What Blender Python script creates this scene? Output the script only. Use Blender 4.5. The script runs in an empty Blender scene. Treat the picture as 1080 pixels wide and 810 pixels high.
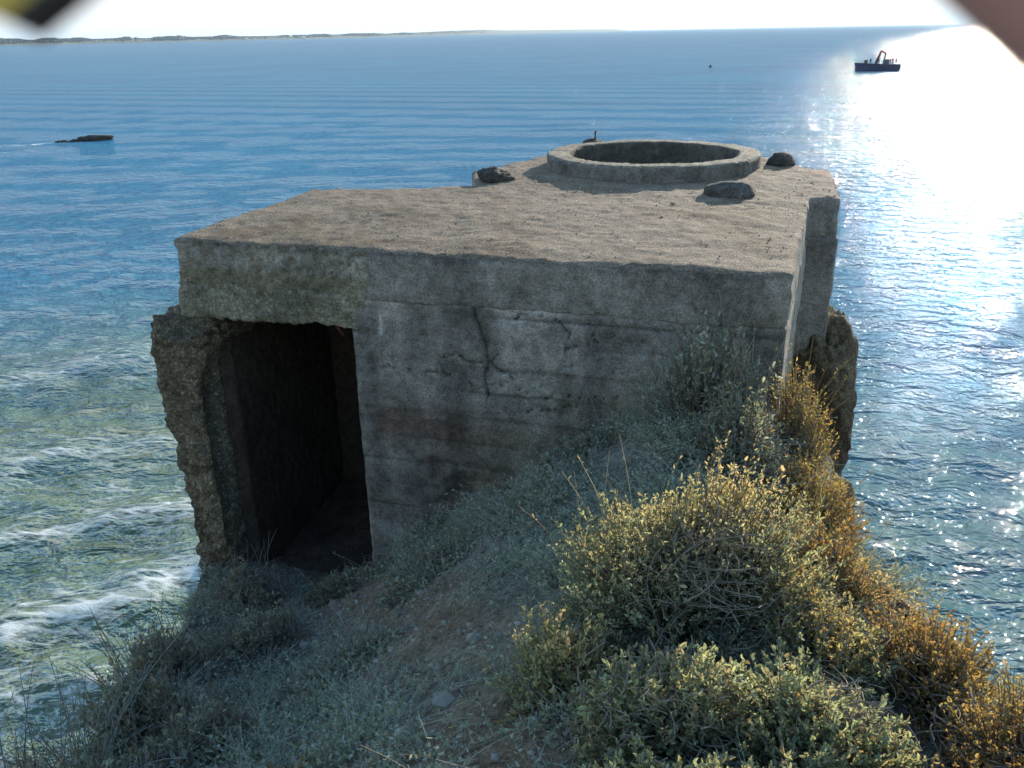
import bpy, bmesh, math, random
import numpy as np
from mathutils import Vector, Matrix
random.seed(7)
R = math.radians
S = bpy.context.scene
COL = S.collection

# ------------------------------------------------------------------ helpers
def hash3(ix, iy, iz, seed):
    h = (ix.astype(np.int64)*374761393 + iy.astype(np.int64)*668265263 + iz.astype(np.int64)*2147483647 + seed*1274126177) & 0x7fffffff
    h = ((h ^ (h >> 13))*1103515245) & 0x7fffffff
    h = ((h ^ (h >> 16))*1597334677) & 0x7fffffff
    return (h ^ (h >> 15))/float(0x7fffffff)

def vnoise(p, seed=0):
    """smooth value noise, about -1..1, p is (n,3)"""
    p = np.asarray(p, float)
    i = np.floor(p); f = p - i; f = f*f*f*(f*(f*6-15)+10)
    i = i.astype(np.int64)
    out = np.zeros(len(p))
    for dx in (0, 1):
        wx = f[:, 0] if dx else 1-f[:, 0]
        for dy in (0, 1):
            wy = f[:, 1] if dy else 1-f[:, 1]
            for dz in (0, 1):
                wz = f[:, 2] if dz else 1-f[:, 2]
                out += wx*wy*wz*hash3(i[:, 0]+dx, i[:, 1]+dy, i[:, 2]+dz, seed)
    return out*2-1

def fbm(p, scale, octv=4, seed=0, gain=.5):
    p = np.asarray(p, float)*scale
    a, s, n = 1., 0., np.zeros(len(p))
    for k in range(octv):
        n += a*vnoise(p, seed+k*17); s += a; a *= gain; p = p*2.03+11.7
    return n/s

def sstep(a, b, x):
    t = np.clip((x-a)/(b-a), 0, 1)
    return t*t*(3-2*t)

def obj(name, me, mat=None, parent=None, **props):
    o = bpy.data.objects.new(name, me); COL.objects.link(o)
    if mat is not None and me is not None:
        if len(me.materials) == 0: me.materials.append(mat)
        else: me.materials[0] = mat
    if parent is not None: o.parent = parent
    for k, v in props.items(): o[k] = v
    return o

def thing(name, label, cat, loc=(0, 0, 0), group=None):
    o = bpy.data.objects.new(name, None); COL.objects.link(o)
    o.location = loc; o['label'] = label; o['category'] = cat; o.empty_display_size = .1
    if group: o['group'] = group
    return o

def mesh_np(name, V, F, smooth=False, tint=None, extra=None):
    """V (n,3); F list of index arrays (m,k), k = 3 or 4"""
    V = np.asarray(V, np.float32)
    if not isinstance(F, list): F = [F]
    F = [np.asarray(f, np.int32) for f in F if len(f)]
    me = bpy.data.meshes.new(name)
    me.vertices.add(len(V)); me.vertices.foreach_set('co', V.ravel())
    tot = np.concatenate([np.full(len(f), f.shape[1], np.int32) for f in F])
    idx = np.concatenate([f.ravel() for f in F])
    me.loops.add(len(idx)); me.loops.foreach_set('vertex_index', idx)
    me.polygons.add(len(tot))
    st = np.zeros(len(tot), np.int32); st[1:] = np.cumsum(tot)[:-1]
    me.polygons.foreach_set('loop_start', st)
    me.polygons.foreach_set('loop_total', tot)
    me.polygons.foreach_set('use_smooth', np.full(len(tot), smooth, bool))
    me.update(calc_edges=True); me.validate()
    if tint is not None: set_attr(me, 'tint', tint)
    for k, v in (extra or {}).items(): set_attr(me, k, v)
    return me

def set_attr(me, name, arr):
    arr = np.asarray(arr, np.float32)
    if arr.ndim == 1:
        a = me.attributes.new(name, 'FLOAT', 'POINT'); a.data.foreach_set('value', arr)
    else:
        c = np.ones((len(arr), 4), np.float32); c[:, :3] = arr
        a = me.attributes.new(name, 'FLOAT_COLOR', 'POINT'); a.data.foreach_set('color', c.ravel())

def co(me):
    a = np.empty(len(me.vertices)*3, np.float32); me.vertices.foreach_get('co', a); return a.reshape(-1, 3).astype(float)
def vn(me):
    a = np.empty(len(me.vertices)*3, np.float32); me.vertex_normals.foreach_get('vector', a); return a.reshape(-1, 3).astype(float)

def prism_bm(poly, z0, z1):
    bm = bmesh.new()
    lo = [bm.verts.new((x, y, z0 if not callable(z0) else z0(x, y))) for x, y in poly]
    hi = [bm.verts.new((x, y, z1 if not callable(z1) else z1(x, y))) for x, y in poly]
    n = len(poly)
    bm.faces.new(lo[::-1]); bm.faces.new(hi)
    for i in range(n): bm.faces.new((lo[i], lo[(i+1) % n], hi[(i+1) % n], hi[i]))
    bmesh.ops.recalc_face_normals(bm, faces=bm.faces)
    return bm

def evaluated(bm, mods):
    """mesh after modifiers (made through a short-lived object)"""
    me = bpy.data.meshes.new('tmp'); bm.to_mesh(me); bm.free()
    o = bpy.data.objects.new('tmp', me); COL.objects.link(o)
    dead = [o]
    for kind, kw in mods:
        m = o.modifiers.new('m', kind)
        for k, v in kw.items():
            if k == 'cutter':
                c = bpy.data.meshes.new('cut'); v.to_mesh(c); v.free()
                co_ = bpy.data.objects.new('cut', c); COL.objects.link(co_); dead.append(co_); m.object = co_
            else: setattr(m, k, v)
    dg = bpy.context.evaluated_depsgraph_get(); dg.update()
    out = bpy.data.meshes.new_from_object(o.evaluated_get(dg))
    for d in dead:
        m_ = d.data; bpy.data.objects.remove(d); bpy.data.meshes.remove(m_)
    return out

def rough(bm, voxel, amp, scale, seed, cut=None, chip=.02, smooth=True):
    mods = []
    for c in (cut or []): mods.append(('BOOLEAN', dict(operation='DIFFERENCE', solver='EXACT', cutter=c)))
    mods.append(('REMESH', dict(mode='VOXEL', voxel_size=voxel)))
    me = evaluated(bm, mods)
    V = co(me); N = vn(me)
    # soften the machine-cut arrises a little, unevenly
    e = edges(me)
    L = V.copy()
    for it in range(2):
        acc = np.zeros_like(V); cnt = np.zeros(len(V))
        np.add.at(acc, e[:, 0], L[e[:, 1]]); np.add.at(acc, e[:, 1], L[e[:, 0]])
        np.add.at(cnt, e[:, 0], 1); np.add.at(cnt, e[:, 1], 1)
        L = .35*L + .65*acc/np.maximum(cnt, 1)[:, None]
    k = np.clip(.6+.9*vnoise(V*7, seed+3), 0, 1.6)[:, None]
    V2 = V + (L-V)*k
    curv = np.linalg.norm(L-V, axis=1); edge = np.clip(curv/(voxel*.5), 0, 1)
    d = amp*fbm(V, scale, 4, seed) + .35*amp*vnoise(V*scale*9, seed+9)
    d -= chip*edge*np.clip(vnoise(V*5, seed+5)+.5*vnoise(V*16, seed+6), 0, 1)
    V2 = V2 + N*d[:, None]
    me.vertices.foreach_set('co', V2.astype(np.float32).ravel())
    me.polygons.foreach_set('use_smooth', np.full(len(me.polygons), smooth, bool))
    me.update()
    return me

def edges(me):
    a = np.empty(len(me.edges)*2, np.int32); me.edges.foreach_get('vertices', a); return a.reshape(-1, 2)

def box_bm(x0, x1, y0, y1, z0, z1): return prism_bm([(x0, y0), (x1, y0), (x1, y1), (x0, y1)], z0, z1)
def bm_mesh(name, bm, smooth=False):
    me = bpy.data.meshes.new(name); bm.to_mesh(me); bm.free()
    if smooth: me.polygons.foreach_set('use_smooth', np.ones(len(me.polygons), bool))
    return me
def cyl_bm(x, y, r, z0, z1, n=96):
    return prism_bm([(x+r*math.cos(2*math.pi*i/n), y+r*math.sin(2*math.pi*i/n)) for i in range(n)], z0, z1)

# ------------------------------------------------------------------ node helpers
def mat(name):
    m = bpy.data.materials.new(name); m.use_nodes = True
    nt = m.node_tree; nt.nodes.clear()
    return m, nt
def nd(nt, t, **kw):
    n = nt.nodes.new(t)
    for k, v in kw.items():
        if k.startswith('i_'): n.inputs[k[2:].replace('_', ' ')].default_value = v
        else: setattr(n, k, v)
    return n
def lk(nt, a, b): nt.links.new(a, b)
def noise_node(nt, vec, scale, detail=5, rough_=.6, dist=0):
    n = nd(nt, 'ShaderNodeTexNoise'); n.inputs['Scale'].default_value = scale
    n.inputs['Detail'].default_value = detail; n.inputs['Roughness'].default_value = rough_; n.inputs['Distortion'].default_value = dist
    if vec is not None: lk(nt, vec, n.inputs['Vector'])
    return n
def ramp(nt, fac, stops):
    r = nd(nt, 'ShaderNodeValToRGB'); e = r.color_ramp.elements
    while len(e) < len(stops): e.new(.5)
    for q, (p, c) in zip(e, stops): q.position = p; q.color = (*c, 1) if len(c) == 3 else c
    lk(nt, fac, r.inputs['Fac']); return r
def mixc(nt, a, b, fac, mode='MIX'):
    m = nd(nt, 'ShaderNodeMix', data_type='RGBA', blend_type=mode)
    for s, v in ((6, a), (7, b), (0, fac)):
        if hasattr(v, 'links') or hasattr(v, 'is_linked'): lk(nt, v, m.inputs[s])
        else: m.inputs[s].default_value = v if s == 0 else (*v, 1)
    return m.outputs[2]
def bump(nt, h, strength, dist, prev=None):
    b = nd(nt, 'ShaderNodeBump'); b.inputs['Strength'].default_value = strength; b.inputs['Distance'].default_value = dist
    lk(nt, h, b.inputs['Height'])
    if prev is not None: lk(nt, prev, b.inputs['Normal'])
    return b.outputs[0]
def out(nt, sh):
    o = nd(nt, 'ShaderNodeOutputMaterial'); lk(nt, sh, o.inputs['Surface'])

def concrete(name, base=(.27, .255, .23), dark=(.10, .095, .085), top=None, aggregate=0., tinted=True, bumps=1.):
    m, nt = mat(name)
    tc = nd(nt, 'ShaderNodeTexCoord'); v = tc.outputs['Object']
    n1 = noise_node(nt, v, 2.2, 8, .65); n2 = noise_node(nt, v, 14, 6, .7); n3 = noise_node(nt, v, 75, 4, .7)
    c = ramp(nt, n1.outputs['Fac'], [(.28, dark), (.52, base), (.75, tuple(min(1, x*1.35) for x in base))]).outputs[0]
    c = mixc(nt, c, ramp(nt, n2.outputs['Fac'], [(.33, (.35, .34, .32)), (.6, (1, 1, 1))]).outputs[0], .75, 'MULTIPLY')
    c = mixc(nt, c, ramp(nt, n3.outputs['Fac'], [(.36, (.4, .39, .38)), (.62, (1.15, 1.13, 1.1))]).outputs[0], .8, 'MULTIPLY')
    vo = nd(nt, 'ShaderNodeTexVoronoi'); vo.inputs['Scale'].default_value = 42; lk(nt, v, vo.inputs['Vector'])
    if aggregate:
        ag = ramp(nt, vo.outputs['Distance'], [(.12, (1.35, 1.3, 1.2)), (.5, (.45, .43, .4))]).outputs[0]
        c = mixc(nt, c, ag, aggregate, 'MULTIPLY')
        sp = ramp(nt, vo.outputs['Color'], [(.0, (.55, .5, .45)), (.7, (1, 1, 1)), (.95, (1.7, 1.65, 1.5))]).outputs[0]
        c = mixc(nt, c, sp, aggregate, 'MULTIPLY')
    if top is not None:
        g = nd(nt, 'ShaderNodeNewGeometry'); sx = nd(nt, 'ShaderNodeSeparateXYZ'); lk(nt, g.outputs['True Normal'], sx.inputs[0])
        n4 = noise_node(nt, v, 5.5, 9, .75); n5 = noise_node(nt, v, 85, 4, .7)
        tcol = ramp(nt, n4.outputs['Fac'], [(.3, tuple(x*.5 for x in top)), (.5, top), (.7, tuple(x*1.4 for x in top))]).outputs[0]
        tcol = mixc(nt, tcol, ramp(nt, n5.outputs['Fac'], [(.40, (.30, .28, .26)), (.60, (1.4, 1.38, 1.32))]).outputs[0], .9, 'MULTIPLY')
        f = ramp(nt, sx.outputs[2], [(.45, (0, 0, 0)), (.7, (1, 1, 1))]).outputs[0]
        c = mixc(nt, c, tcol, f)
    if tinted:
        a = nd(nt, 'ShaderNodeAttribute', attribute_name='tint')
        c = mixc(nt, c, a.outputs['Color'], 1., 'MULTIPLY')
    p = nd(nt, 'ShaderNodeBsdfPrincipled'); lk(nt, c, p.inputs['Base Color'])
    p.inputs['Roughness'].default_value = .9; p.inputs['Specular IOR Level'].default_value = .25
    b = bump(nt, n2.outputs['Fac'], .6*bumps, .03)
    b = bump(nt, n3.outputs['Fac'], .8*bumps, .012, b)
    if aggregate:
        inv = nd(nt, 'ShaderNodeMath', operation='SUBTRACT'); inv.inputs[0].default_value = 1; lk(nt, vo.outputs['Distance'], inv.inputs[1])
        b = bump(nt, inv.outputs[0], .8*aggregate, .015, b)
    lk(nt, b, p.inputs['Normal']); out(nt, p.outputs[0])
    return m

def simple(name, col, rough_=.6, metal=0., vary=.35, scale=30, bumpd=.003, spec=.4):
    m, nt = mat(name)
    tc = nd(nt, 'ShaderNodeTexCoord'); n = noise_node(nt, tc.outputs['Object'], scale, 5, .6)
    c = ramp(nt, n.outputs['Fac'], [(.3, tuple(x*(1-vary) for x in col)), (.7, tuple(min(1, x*(1+vary)) for x in col))]).outputs[0]
    p = nd(nt, 'ShaderNodeBsdfPrincipled'); lk(nt, c, p.inputs['Base Color'])
    p.inputs['Roughness'].default_value = rough_; p.inputs['Metallic'].default_value = metal; p.inputs['Specular IOR Level'].default_value = spec
    lk(nt, bump(nt, n.outputs['Fac'], .6, bumpd), p.inputs['Normal']); out(nt, p.outputs[0])
    return m

def leafmat(name, trans=.4, rough_=.55):
    m, nt = mat(name)
    a = nd(nt, 'ShaderNodeAttribute', attribute_name='tint')
    p = nd(nt, 'ShaderNodeBsdfPrincipled'); lk(nt, a.outputs['Color'], p.inputs['Base Color'])
    p.inputs['Roughness'].default_value = rough_; p.inputs['Specular IOR Level'].default_value = .35
    t = nd(nt, 'ShaderNodeBsdfTranslucent')
    tcol = mixc(nt, a.outputs['Color'], (1.3, 1.2, .75), 1., 'MULTIPLY'); lk(nt, tcol, t.inputs['Color'])
    mx = nd(nt, 'ShaderNodeMixShader'); mx.inputs[0].default_value = trans
    lk(nt, p.outputs[0], mx.inputs[1]); lk(nt, t.outputs[0], mx.inputs[2]); out(nt, mx.outputs[0])
    return m

M = {}
M['wall'] = concrete('board_marked_concrete', (.325, .305, .28), (.165, .15, .138))
M['roof'] = concrete('weathered_roof_concrete', (.34, .32, .29), (.16, .15, .135), top=(.20, .156, .118))
M['lintel'] = concrete('exposed_aggregate_concrete', (.40, .385, .34), (.2, .19, .16), aggregate=.45)
M['pillar'] = concrete('broken_pebbly_concrete', (.34, .295, .235), (.18, .155, .12), aggregate=.7, bumps=1.2)
M['inside'] = concrete('shade_toned_inner_concrete', (.075, .055, .045), (.035, .027, .022), tinted=False)  # darker concrete for the room: the doorway's gloom is put into the colour
M['ring'] = concrete('ring_concrete', (.22, .21, .19), (.11, .105, .095), top=(.235, .205, .16))
M['rock'] = concrete('brown_earthy_rock', (.24, .185, .125), (.10, .078, .055), top=(.22, .18, .10), aggregate=.5, tinted=False, bumps=1.5)
M['stone'] = concrete('dark_rubble', (.12, .11, .10), (.05, .046, .042), tinted=False, aggregate=.4, bumps=1.5)
M['wet'] = concrete('wet_black_rock', (.05, .045, .04), (.02, .018, .016), tinted=False, bumps=1.5)
M['mound'] = concrete('rubble_and_mortar', (.17, .16, .15), (.08, .075, .07), tinted=False, aggregate=.5, bumps=1.5)
M['leaf'] = leafmat('shrub_leaf', .48)
M['dry'] = leafmat('dry_stem_and_grass', .35, .7)
M['bark'] = simple('grey_twig_bark', (.17, .145, .12), .85, vary=.4, scale=60)
M['rust'] = simple('rusty_iron', (.13, .055, .03), .85, .2, .6, 40)
M['black_iron'] = simple('dark_iron', (.03, .028, .027), .7, .3, .4, 30)

# ------------------------------------------------------------------ terrain
CAMZ = 10.0
ctrl = np.array([
    # x, y, z of the walked and planted top of the headland
    (0, -12, 9.2), (-4, -12, 9.0), (4, -12, 9.0), (0, -5, 8.75), (-3, -5, 8.5), (3, -5, 8.5), (0, -1, 8.45), (-1.5, -1, 8.3), (1.4, -1, 8.4),
    (0, 0, 8.4), (-.9, .6, 8.2), (.9, .8, 8.3), (1.5, .8, 8.1), (-1.7, .8, 7.8),
    (0, 1.7, 7.98), (-.35, 1.9, 7.88), (.5, 1.8, 8.02), (1.1, 1.8, 7.95), (1.55, 1.8, 7.88), (-1.1, 1.9, 7.5), (-1.8, 2.0, 7.3),
    (-.1, 2.6, 7.72), (.35, 2.6, 7.85), (.9, 2.6, 7.95), (1.55, 2.6, 7.72), (-.6, 2.8, 7.35), (-1.3, 2.9, 7.0), (-2.0, 2.8, 6.95),
    (-.15, 3.4, 7.5), (.45, 3.5, 7.72), (1.0, 3.5, 7.9), (1.55, 3.5, 7.6), (-.8, 3.6, 6.95), (-1.5, 3.8, 6.5), (-2.2, 3.7, 6.5),
    (1.0, 4.3, 7.95), (1.5, 4.5, 7.8), (1.8, 4.6, 7.55), (.4, 4.4, 7.6), (-.2, 4.5, 7.18), (-.9, 4.7, 6.6), (-1.5, 4.8, 6.2), (-2.3, 4.9, 6.05),
    (1.45, 4.79, 7.98), (1.0, 4.93, 7.78), (.43, 5.1, 7.36), (-.25, 5.3, 6.86), (-.6, 5.4, 6.58), (-1.05, 5.55, 6.15), (-1.6, 5.7, 5.95), (-2.4, 5.9, 5.95),
    (-1.5, 7.0, 5.4), (0, 7, 5.4), (1.5, 7, 6.6), (2.3, 6.6, 6.6), (2.1, 5.5, 7.3), (0, 9, 6), (2, 9, 6.0), (-1.7, 8, 5.8)], float)
def tps(P, lam=.002):
    n = len(P); d2 = ((P[:, None, :2]-P[None, :, :2])**2).sum(-1)
    K = .5*d2*np.log(d2+1e-9) + lam*np.eye(n)
    Q = np.c_[np.ones(n), P[:, :2]]
    A = np.zeros((n+3, n+3)); A[:n, :n] = K; A[:n, n:] = Q; A[n:, :n] = Q.T
    return np.linalg.solve(A, np.r_[P[:, 2], 0, 0, 0])
TW = tps(ctrl)
def top_z(x, y):
    o_ = np.empty(len(x))
    for s in range(0, len(x), 20000):
        xs, ys = x[s:s+20000], y[s:s+20000]
        d2 = (xs[:, None]-ctrl[None, :, 0])**2 + (ys[:, None]-ctrl[None, :, 1])**2
        o_[s:s+20000] = (.5*d2*np.log(d2+1e-9))@TW[:-3] + TW[-3] + TW[-2]*xs + TW[-1]*ys
    return o_
XL = np.array([(-30, -22), (-12, -14), (-6, -7), (-3, -3.6), (-1, -2.3), (1, -1.95), (2, -1.95), (3, -2.05), (4, -2.3), (5, -2.45), (6, -2.6), (8, -2.0), (10, -.6), (11, 0.4)])
XR = np.array([(-30, 22), (-12, 14), (-6, 7), (-3, 3.4), (-1, 2.0), (1, 1.80), (2, 1.78), (3, 1.70), (4, 1.78), (5, 1.98), (6, 2.35), (7, 2.65), (8, 2.95), (9, 2.7), (10, 2.1), (11, 1.4)])
def ground_z(x, y):
    x = np.asarray(x, float).ravel(); y = np.asarray(y, float).ravel()
    z = top_z(np.clip(x, -14, 14), np.clip(y, -12, 10))
    P = np.c_[x, y, np.zeros(len(x))]
    w = .22*fbm(P, .9, 3, 41)
    xl = np.interp(y, XL[:, 0], XL[:, 1]) + w; xr = np.interp(y, XR[:, 0], XR[:, 1]) + w
    d = np.maximum(np.maximum(xl-x, x-xr), (y-10.2)*.9)
    d = np.maximum(d, 0)
    rl = fbm(np.c_[x, y, x*0], 1.6, 4, 43)
    drop = 3.0*d*(1+.35*rl) + 1.1*np.clip(d, 0, .5)
    z = z - drop
    z = z + .05*fbm(P, 1.7, 4, 51) + .034*fbm(P, 7, 4, 53)*np.clip(1-d, .4, 1)
    # the beach and sea bed at the cliff's foot
    low = -.6 - .10*np.clip(d-2.4, 0, 30) + .35*fbm(P, .8, 4, 61)
    return np.maximum(z, low), d

def build_terrain():
    xs = np.r_[np.linspace(-30, -5, 60)[:-1], np.arange(-5, 5, .045), np.linspace(5, 30, 60)]
    ys = np.r_[np.linspace(-30, 0, 70)[:-1], np.arange(0, 8, .045), np.linspace(8, 16, 70)]
    X, Y = np.meshgrid(xs, ys); n, m_ = X.shape
    Z, d = ground_z(X, Y)
    i = np.arange(n*m_).reshape(n, m_)
    F = np.stack([i[:-1, :-1], i[:-1, 1:], i[1:, 1:], i[1:, :-1]], -1).reshape(-1, 4)
    x, y = X.ravel(), Y.ravel()
    # bare trodden earth along the path
    px_ = np.interp(y, [-2, 1.5, 3, 4.2, 5.2], [0, -.05, -.25, -.75, -1.3])
    path = np.exp(-((x-px_)/(.42+.14*sstep(3, 1.5, y)))**2)*(.65+.5*fbm(np.c_[x, y, x*0], 3, 3, 77))
    me = mesh_np('ground', np.c_[x, y, Z], F, True, extra=dict(path=np.clip(path, 0, 1), cliff=np.clip(d*2.2, 0, 1)))
    m, nt = mat('headland_earth')
    tc = nd(nt, 'ShaderNodeTexCoord'); v = tc.outputs['Object']
    n1 = noise_node(nt, v, 3.5, 8, .7); n2 = noise_node(nt, v, 28, 7, .7); n3 = noise_node(nt, v, 140, 4, .7)
    soil = ramp(nt, n1.outputs['Fac'], [(.3, (.22, .145, .095)), (.5, (.37, .25, .165)), (.72, (.50, .37, .26))]).outputs[0]
    litter = ramp(nt, n1.outputs['Fac'], [(.3, (.16, .165, .13)), (.5, (.28, .285, .24)), (.72, (.38, .38, .33))]).outputs[0]
    ap = nd(nt, 'ShaderNodeAttribute', attribute_name='path'); ac = nd(nt, 'ShaderNodeAttribute', attribute_name='cliff')
    c = mixc(nt, litter, soil, ap.outputs['Fac'])
    rockc = ramp(nt, n1.outputs['Fac'], [(.3, (.05, .04, .03)), (.55, (.12, .095, .07)), (.75, (.2, .165, .125))]).outputs[0]
    c = mixc(nt, c, rockc, ac.outputs['Fac'])
    c = mixc(nt, c, ramp(nt, n2.outputs['Fac'], [(.34, (.35, .34, .33)), (.62, (1.2, 1.18, 1.15))]).outputs[0], .8, 'MULTIPLY')
    c = mixc(nt, c, ramp(nt, n3.outputs['Fac'], [(.34, (.4, .4, .4)), (.66, (1.4, 1.38, 1.33))]).outputs[0], .8, 'MULTIPLY')
    p = nd(nt, 'ShaderNodeBsdfPrincipled'); lk(nt, c, p.inputs['Base Color']); p.inputs['Roughness'].default_value = .95
    p.inputs['Specular IOR Level'].default_value = .15
    b = bump(nt, n2.outputs['Fac'], .9, .05); b = bump(nt, n3.outputs['Fac'], .9, .015, b)
    lk(nt, b, p.inputs['Normal']); out(nt, p.outputs[0])
    return obj('ground', me, m, kind='structure')
build_terrain()

# ------------------------------------------------------------------ sea
def build_sea():
    rng = np.random.default_rng(3)
    nr = 640
    r = np.exp(np.linspace(math.log(3.0), math.log(14000.), nr))
    th = np.r_[np.linspace(-180, -46, 90)[:-1], np.linspace(-46, 46, 900), np.linspace(46, 180, 90)[1:-1]]
    th = np.radians(th); nt_ = len(th)
    A, Rr = np.meshgrid(th, r)
    x = (Rr*np.sin(A)).ravel(); y = (Rr*np.cos(A)).ravel(); rr = Rr.ravel()
    z = np.zeros(len(x)); dx = np.zeros(len(x)); dy = np.zeros(len(x))
    spac = rr*.0135
    for k in range(46):
        lam = math.exp(rng.uniform(math.log(.55), math.log(9.)))
        ang = math.radians(-104 + rng.normal(0, 40))        # towards the camera, a little to the right
        s = .038*(.38 if lam > 2.5 else 1.1)*rng.uniform(.6, 1.25)
        a = s*lam/(2*math.pi)
        kx, ky = math.cos(ang)*2*math.pi/lam, math.sin(ang)*2*math.pi/lam
        # crests are broken up along their length
        ph = rng.uniform(0, 6.28) + .9*np.sin(x*.6/lam+y*.35/lam+k) + .7*np.sin(x*.23/lam - y*.31/lam + 2*k)
        f = np.clip((lam/spac-2.5)/3, 0, 1)
        arg = kx*x+ky*y+ph
        c = np.cos(arg)
        z += a*f*c; q = .75*a*f*np.sin(arg)
        dx -= q*math.cos(ang); dy -= q*math.sin(ang)
    # a long, low swell and the breakers running in to the left of the headland
    z += .05*np.cos(x*.18+y*.52)*np.clip(1-rr/900, 0, 1)
    foam = np.zeros(len(x)); P = np.c_[x, y, np.zeros(len(x))]
    wob = .9*fbm(P, .22, 3, 5)
    near = (x < 3) & (rr < 60)
    def breaker(x0, y0, x1, y1, h, w, fo):
        nonlocal z, foam
        L = math.hypot(x1-x0, y1-y0); ux, uy = (x1-x0)/L, (y1-y0)/L
        t = (x-x0)*ux+(y-y0)*uy; s = -(x-x0)*uy+(y-y0)*ux + wob
        env = sstep(-1.2, 1.0, t)*sstep(-1.2, 1.0, L-t)
        prof = np.where(s > 0, np.exp(-(s/(w*1.7))**2), np.exp(-(s/(w*1.05))**2))
        z += h*env*prof
        foam = np.maximum(foam, fo*env*np.exp(-((s+.25*w)/(w*.62))**2))
        foam = np.maximum(foam, .55*fo*env*np.where(s > 0, np.exp(-(s/(w*2.3))**2), 0))
    breaker(-9.6, 12.2, -5.2, 14.6, .30, .7, .82)
    breaker(-11.5, 9.6, -4.6, 12.0, .14, .5, .62)
    breaker(-13.5, 14.6, -6.0, 17.8, .22, .9, .66)
    breaker(-16, 18.0, -7.0, 22.0, .28, 1.3, .42)
    breaker(-21, 21.5, -12.0, 27.0, .28, 1.5, .5)
    patchy = np.clip(.55+1.6*fbm(P, .55, 4, 14), 0, 1.5)
    for (fx, fy, sx, sy, q) in ((-47.6, 92.6, 2.4, 1.5, 1.25), (-51.0, 91.0, 1.8, .9, .9), (-49.5, 84.5, 4.5, 1.6, 1.15), (-45.5, 92.8, 1.6, .6, .7)):
        foam = np.maximum(foam, q*patchy*np.exp(-((x-fx)/sx)**2-((y-fy-.25*(x-fx))/sy)**2))
    sheet = sstep(34, 10, np.hypot(x+8, (y-14)*1.0))*np.where(x < 1, 1, 0)
    sheet = np.maximum(sheet, .55*sstep(16, 9.5, np.hypot(x-2, y-9)))
    foam = np.clip(np.maximum(foam, .34*sheet*np.clip(.55+1.3*fbm(P*np.array([1,1,0]), .35, 4, 8), 0, 1.3)), 0, 1)
    g, dd = ground_z(x[rr < 40], y[rr < 40])
    shore = np.zeros(len(x)); shore[rr < 40] = sstep(4.6, 2.6, dd)
    foam = np.clip(np.maximum(foam, .8*shore), 0, 1)
    shal = np.maximum(sstep(36, 9, np.hypot(x+9.5, y-10)), .14*sstep(80, 25, np.hypot(x+9.5, y-10)))
    shal = np.maximum(shal, .28*sstep(34, 12, np.hypot(x-8, y-9)))
    i = np.arange(nr*nt_).reshape(nr, nt_)
    F = np.stack([i[:-1, :-1], i[:-1, 1:], i[1:, 1:], i[1:, :-1]], -1).reshape(-1, 4)[:, ::-1]
    W = np.stack([i[:-1, -1], i[:-1, 0], i[1:, 0], i[1:, -1]], -1)[:, ::-1]
    me = mesh_np('sea', np.c_[x+dx, y+dy, z], [F, W], True, extra=dict(foam=foam, shal=shal, rough=.022+.07*sstep(1.3, 2.7, np.log10(rr)), chop=.54-.34*sstep(1.75, 2.6, np.log10(rr))))
    m, nt = mat('sea_water')
    tc = nd(nt, 'ShaderNodeTexCoord'); mp = nd(nt, 'ShaderNodeMapping'); lk(nt, tc.outputs['Object'], mp.inputs['Vector'])
    mp.inputs['Rotation'].default_value = (0, 0, R(14)); mp.inputs['Scale'].default_value = (.80, 1.15, 1)
    v = mp.outputs[0]
    a1 = nd(nt, 'ShaderNodeAttribute', attribute_name='shal'); a2 = nd(nt, 'ShaderNodeAttribute', attribute_name='foam')
    nb = noise_node(nt, v, .35, 4, .6)
    shc = ramp(nt, nb.outputs['Fac'], [(.28, (.10, .115, .06)), (.5, (.085, .125, .083)), (.72, (.068, .125, .10))]).outputs[0]
    deep = ramp(nt, noise_node(nt, v, .03, 4, .6).outputs['Fac'], [(.3, (.003, .110, .215)), (.7, (.006, .150, .265))]).outputs[0]
    c = mixc(nt, deep, shc, a1.outputs['Fac'])
    p = nd(nt, 'ShaderNodeBsdfPrincipled'); lk(nt, c, p.inputs['Base Color'])
    gl = nd(nt, 'ShaderNodeBsdfGlossy'); lk(nt, nd(nt, 'ShaderNodeAttribute', attribute_name='rough').outputs['Fac'], gl.inputs['Roughness']); p.inputs['Specular IOR Level'].default_value = 0
    w1 = noise_node(nt, v, 1.15, 4, .55, .4); w2 = noise_node(nt, v, 4.4, 2, .5, .4)
    b = bump(nt, w1.outputs['Fac'], 1., .5); lk(nt, nd(nt, 'ShaderNodeAttribute', attribute_name='chop').outputs['Fac'], b.node.inputs['Distance']); b = bump(nt, w2.outputs['Fac'], 1., .105, b)
    lk(nt, b, p.inputs['Normal']); lk(nt, b, gl.inputs['Normal'])
    fr = nd(nt, 'ShaderNodeFresnel'); fr.inputs['IOR'].default_value = 1.333; lk(nt, b, fr.inputs['Normal'])
    fm = nd(nt, 'ShaderNodeMath', operation='MINIMUM'); lk(nt, fr.outputs[0], fm.inputs[0]); fm.inputs[1].default_value = .24
    wm = nd(nt, 'ShaderNodeMixShader'); lk(nt, fm.outputs[0], wm.inputs[0]); lk(nt, p.outputs[0], wm.inputs[1]); lk(nt, gl.outputs[0], wm.inputs[2])
    # lacy foam where the sea breaks
    mp2 = nd(nt, 'ShaderNodeMapping'); lk(nt, tc.outputs['Object'], mp2.inputs['Vector'])
    mp2.inputs['Rotation'].default_value = (0, 0, R(-27)); mp2.inputs['Scale'].default_value = (.45, 1.5, 1)
    f1 = noise_node(nt, mp2.outputs[0], 2.4, 10, .76, .8)
    vo = nd(nt, 'ShaderNodeTexVoronoi', feature='DISTANCE_TO_EDGE'); vo.inputs['Scale'].default_value = 3.4
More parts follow.
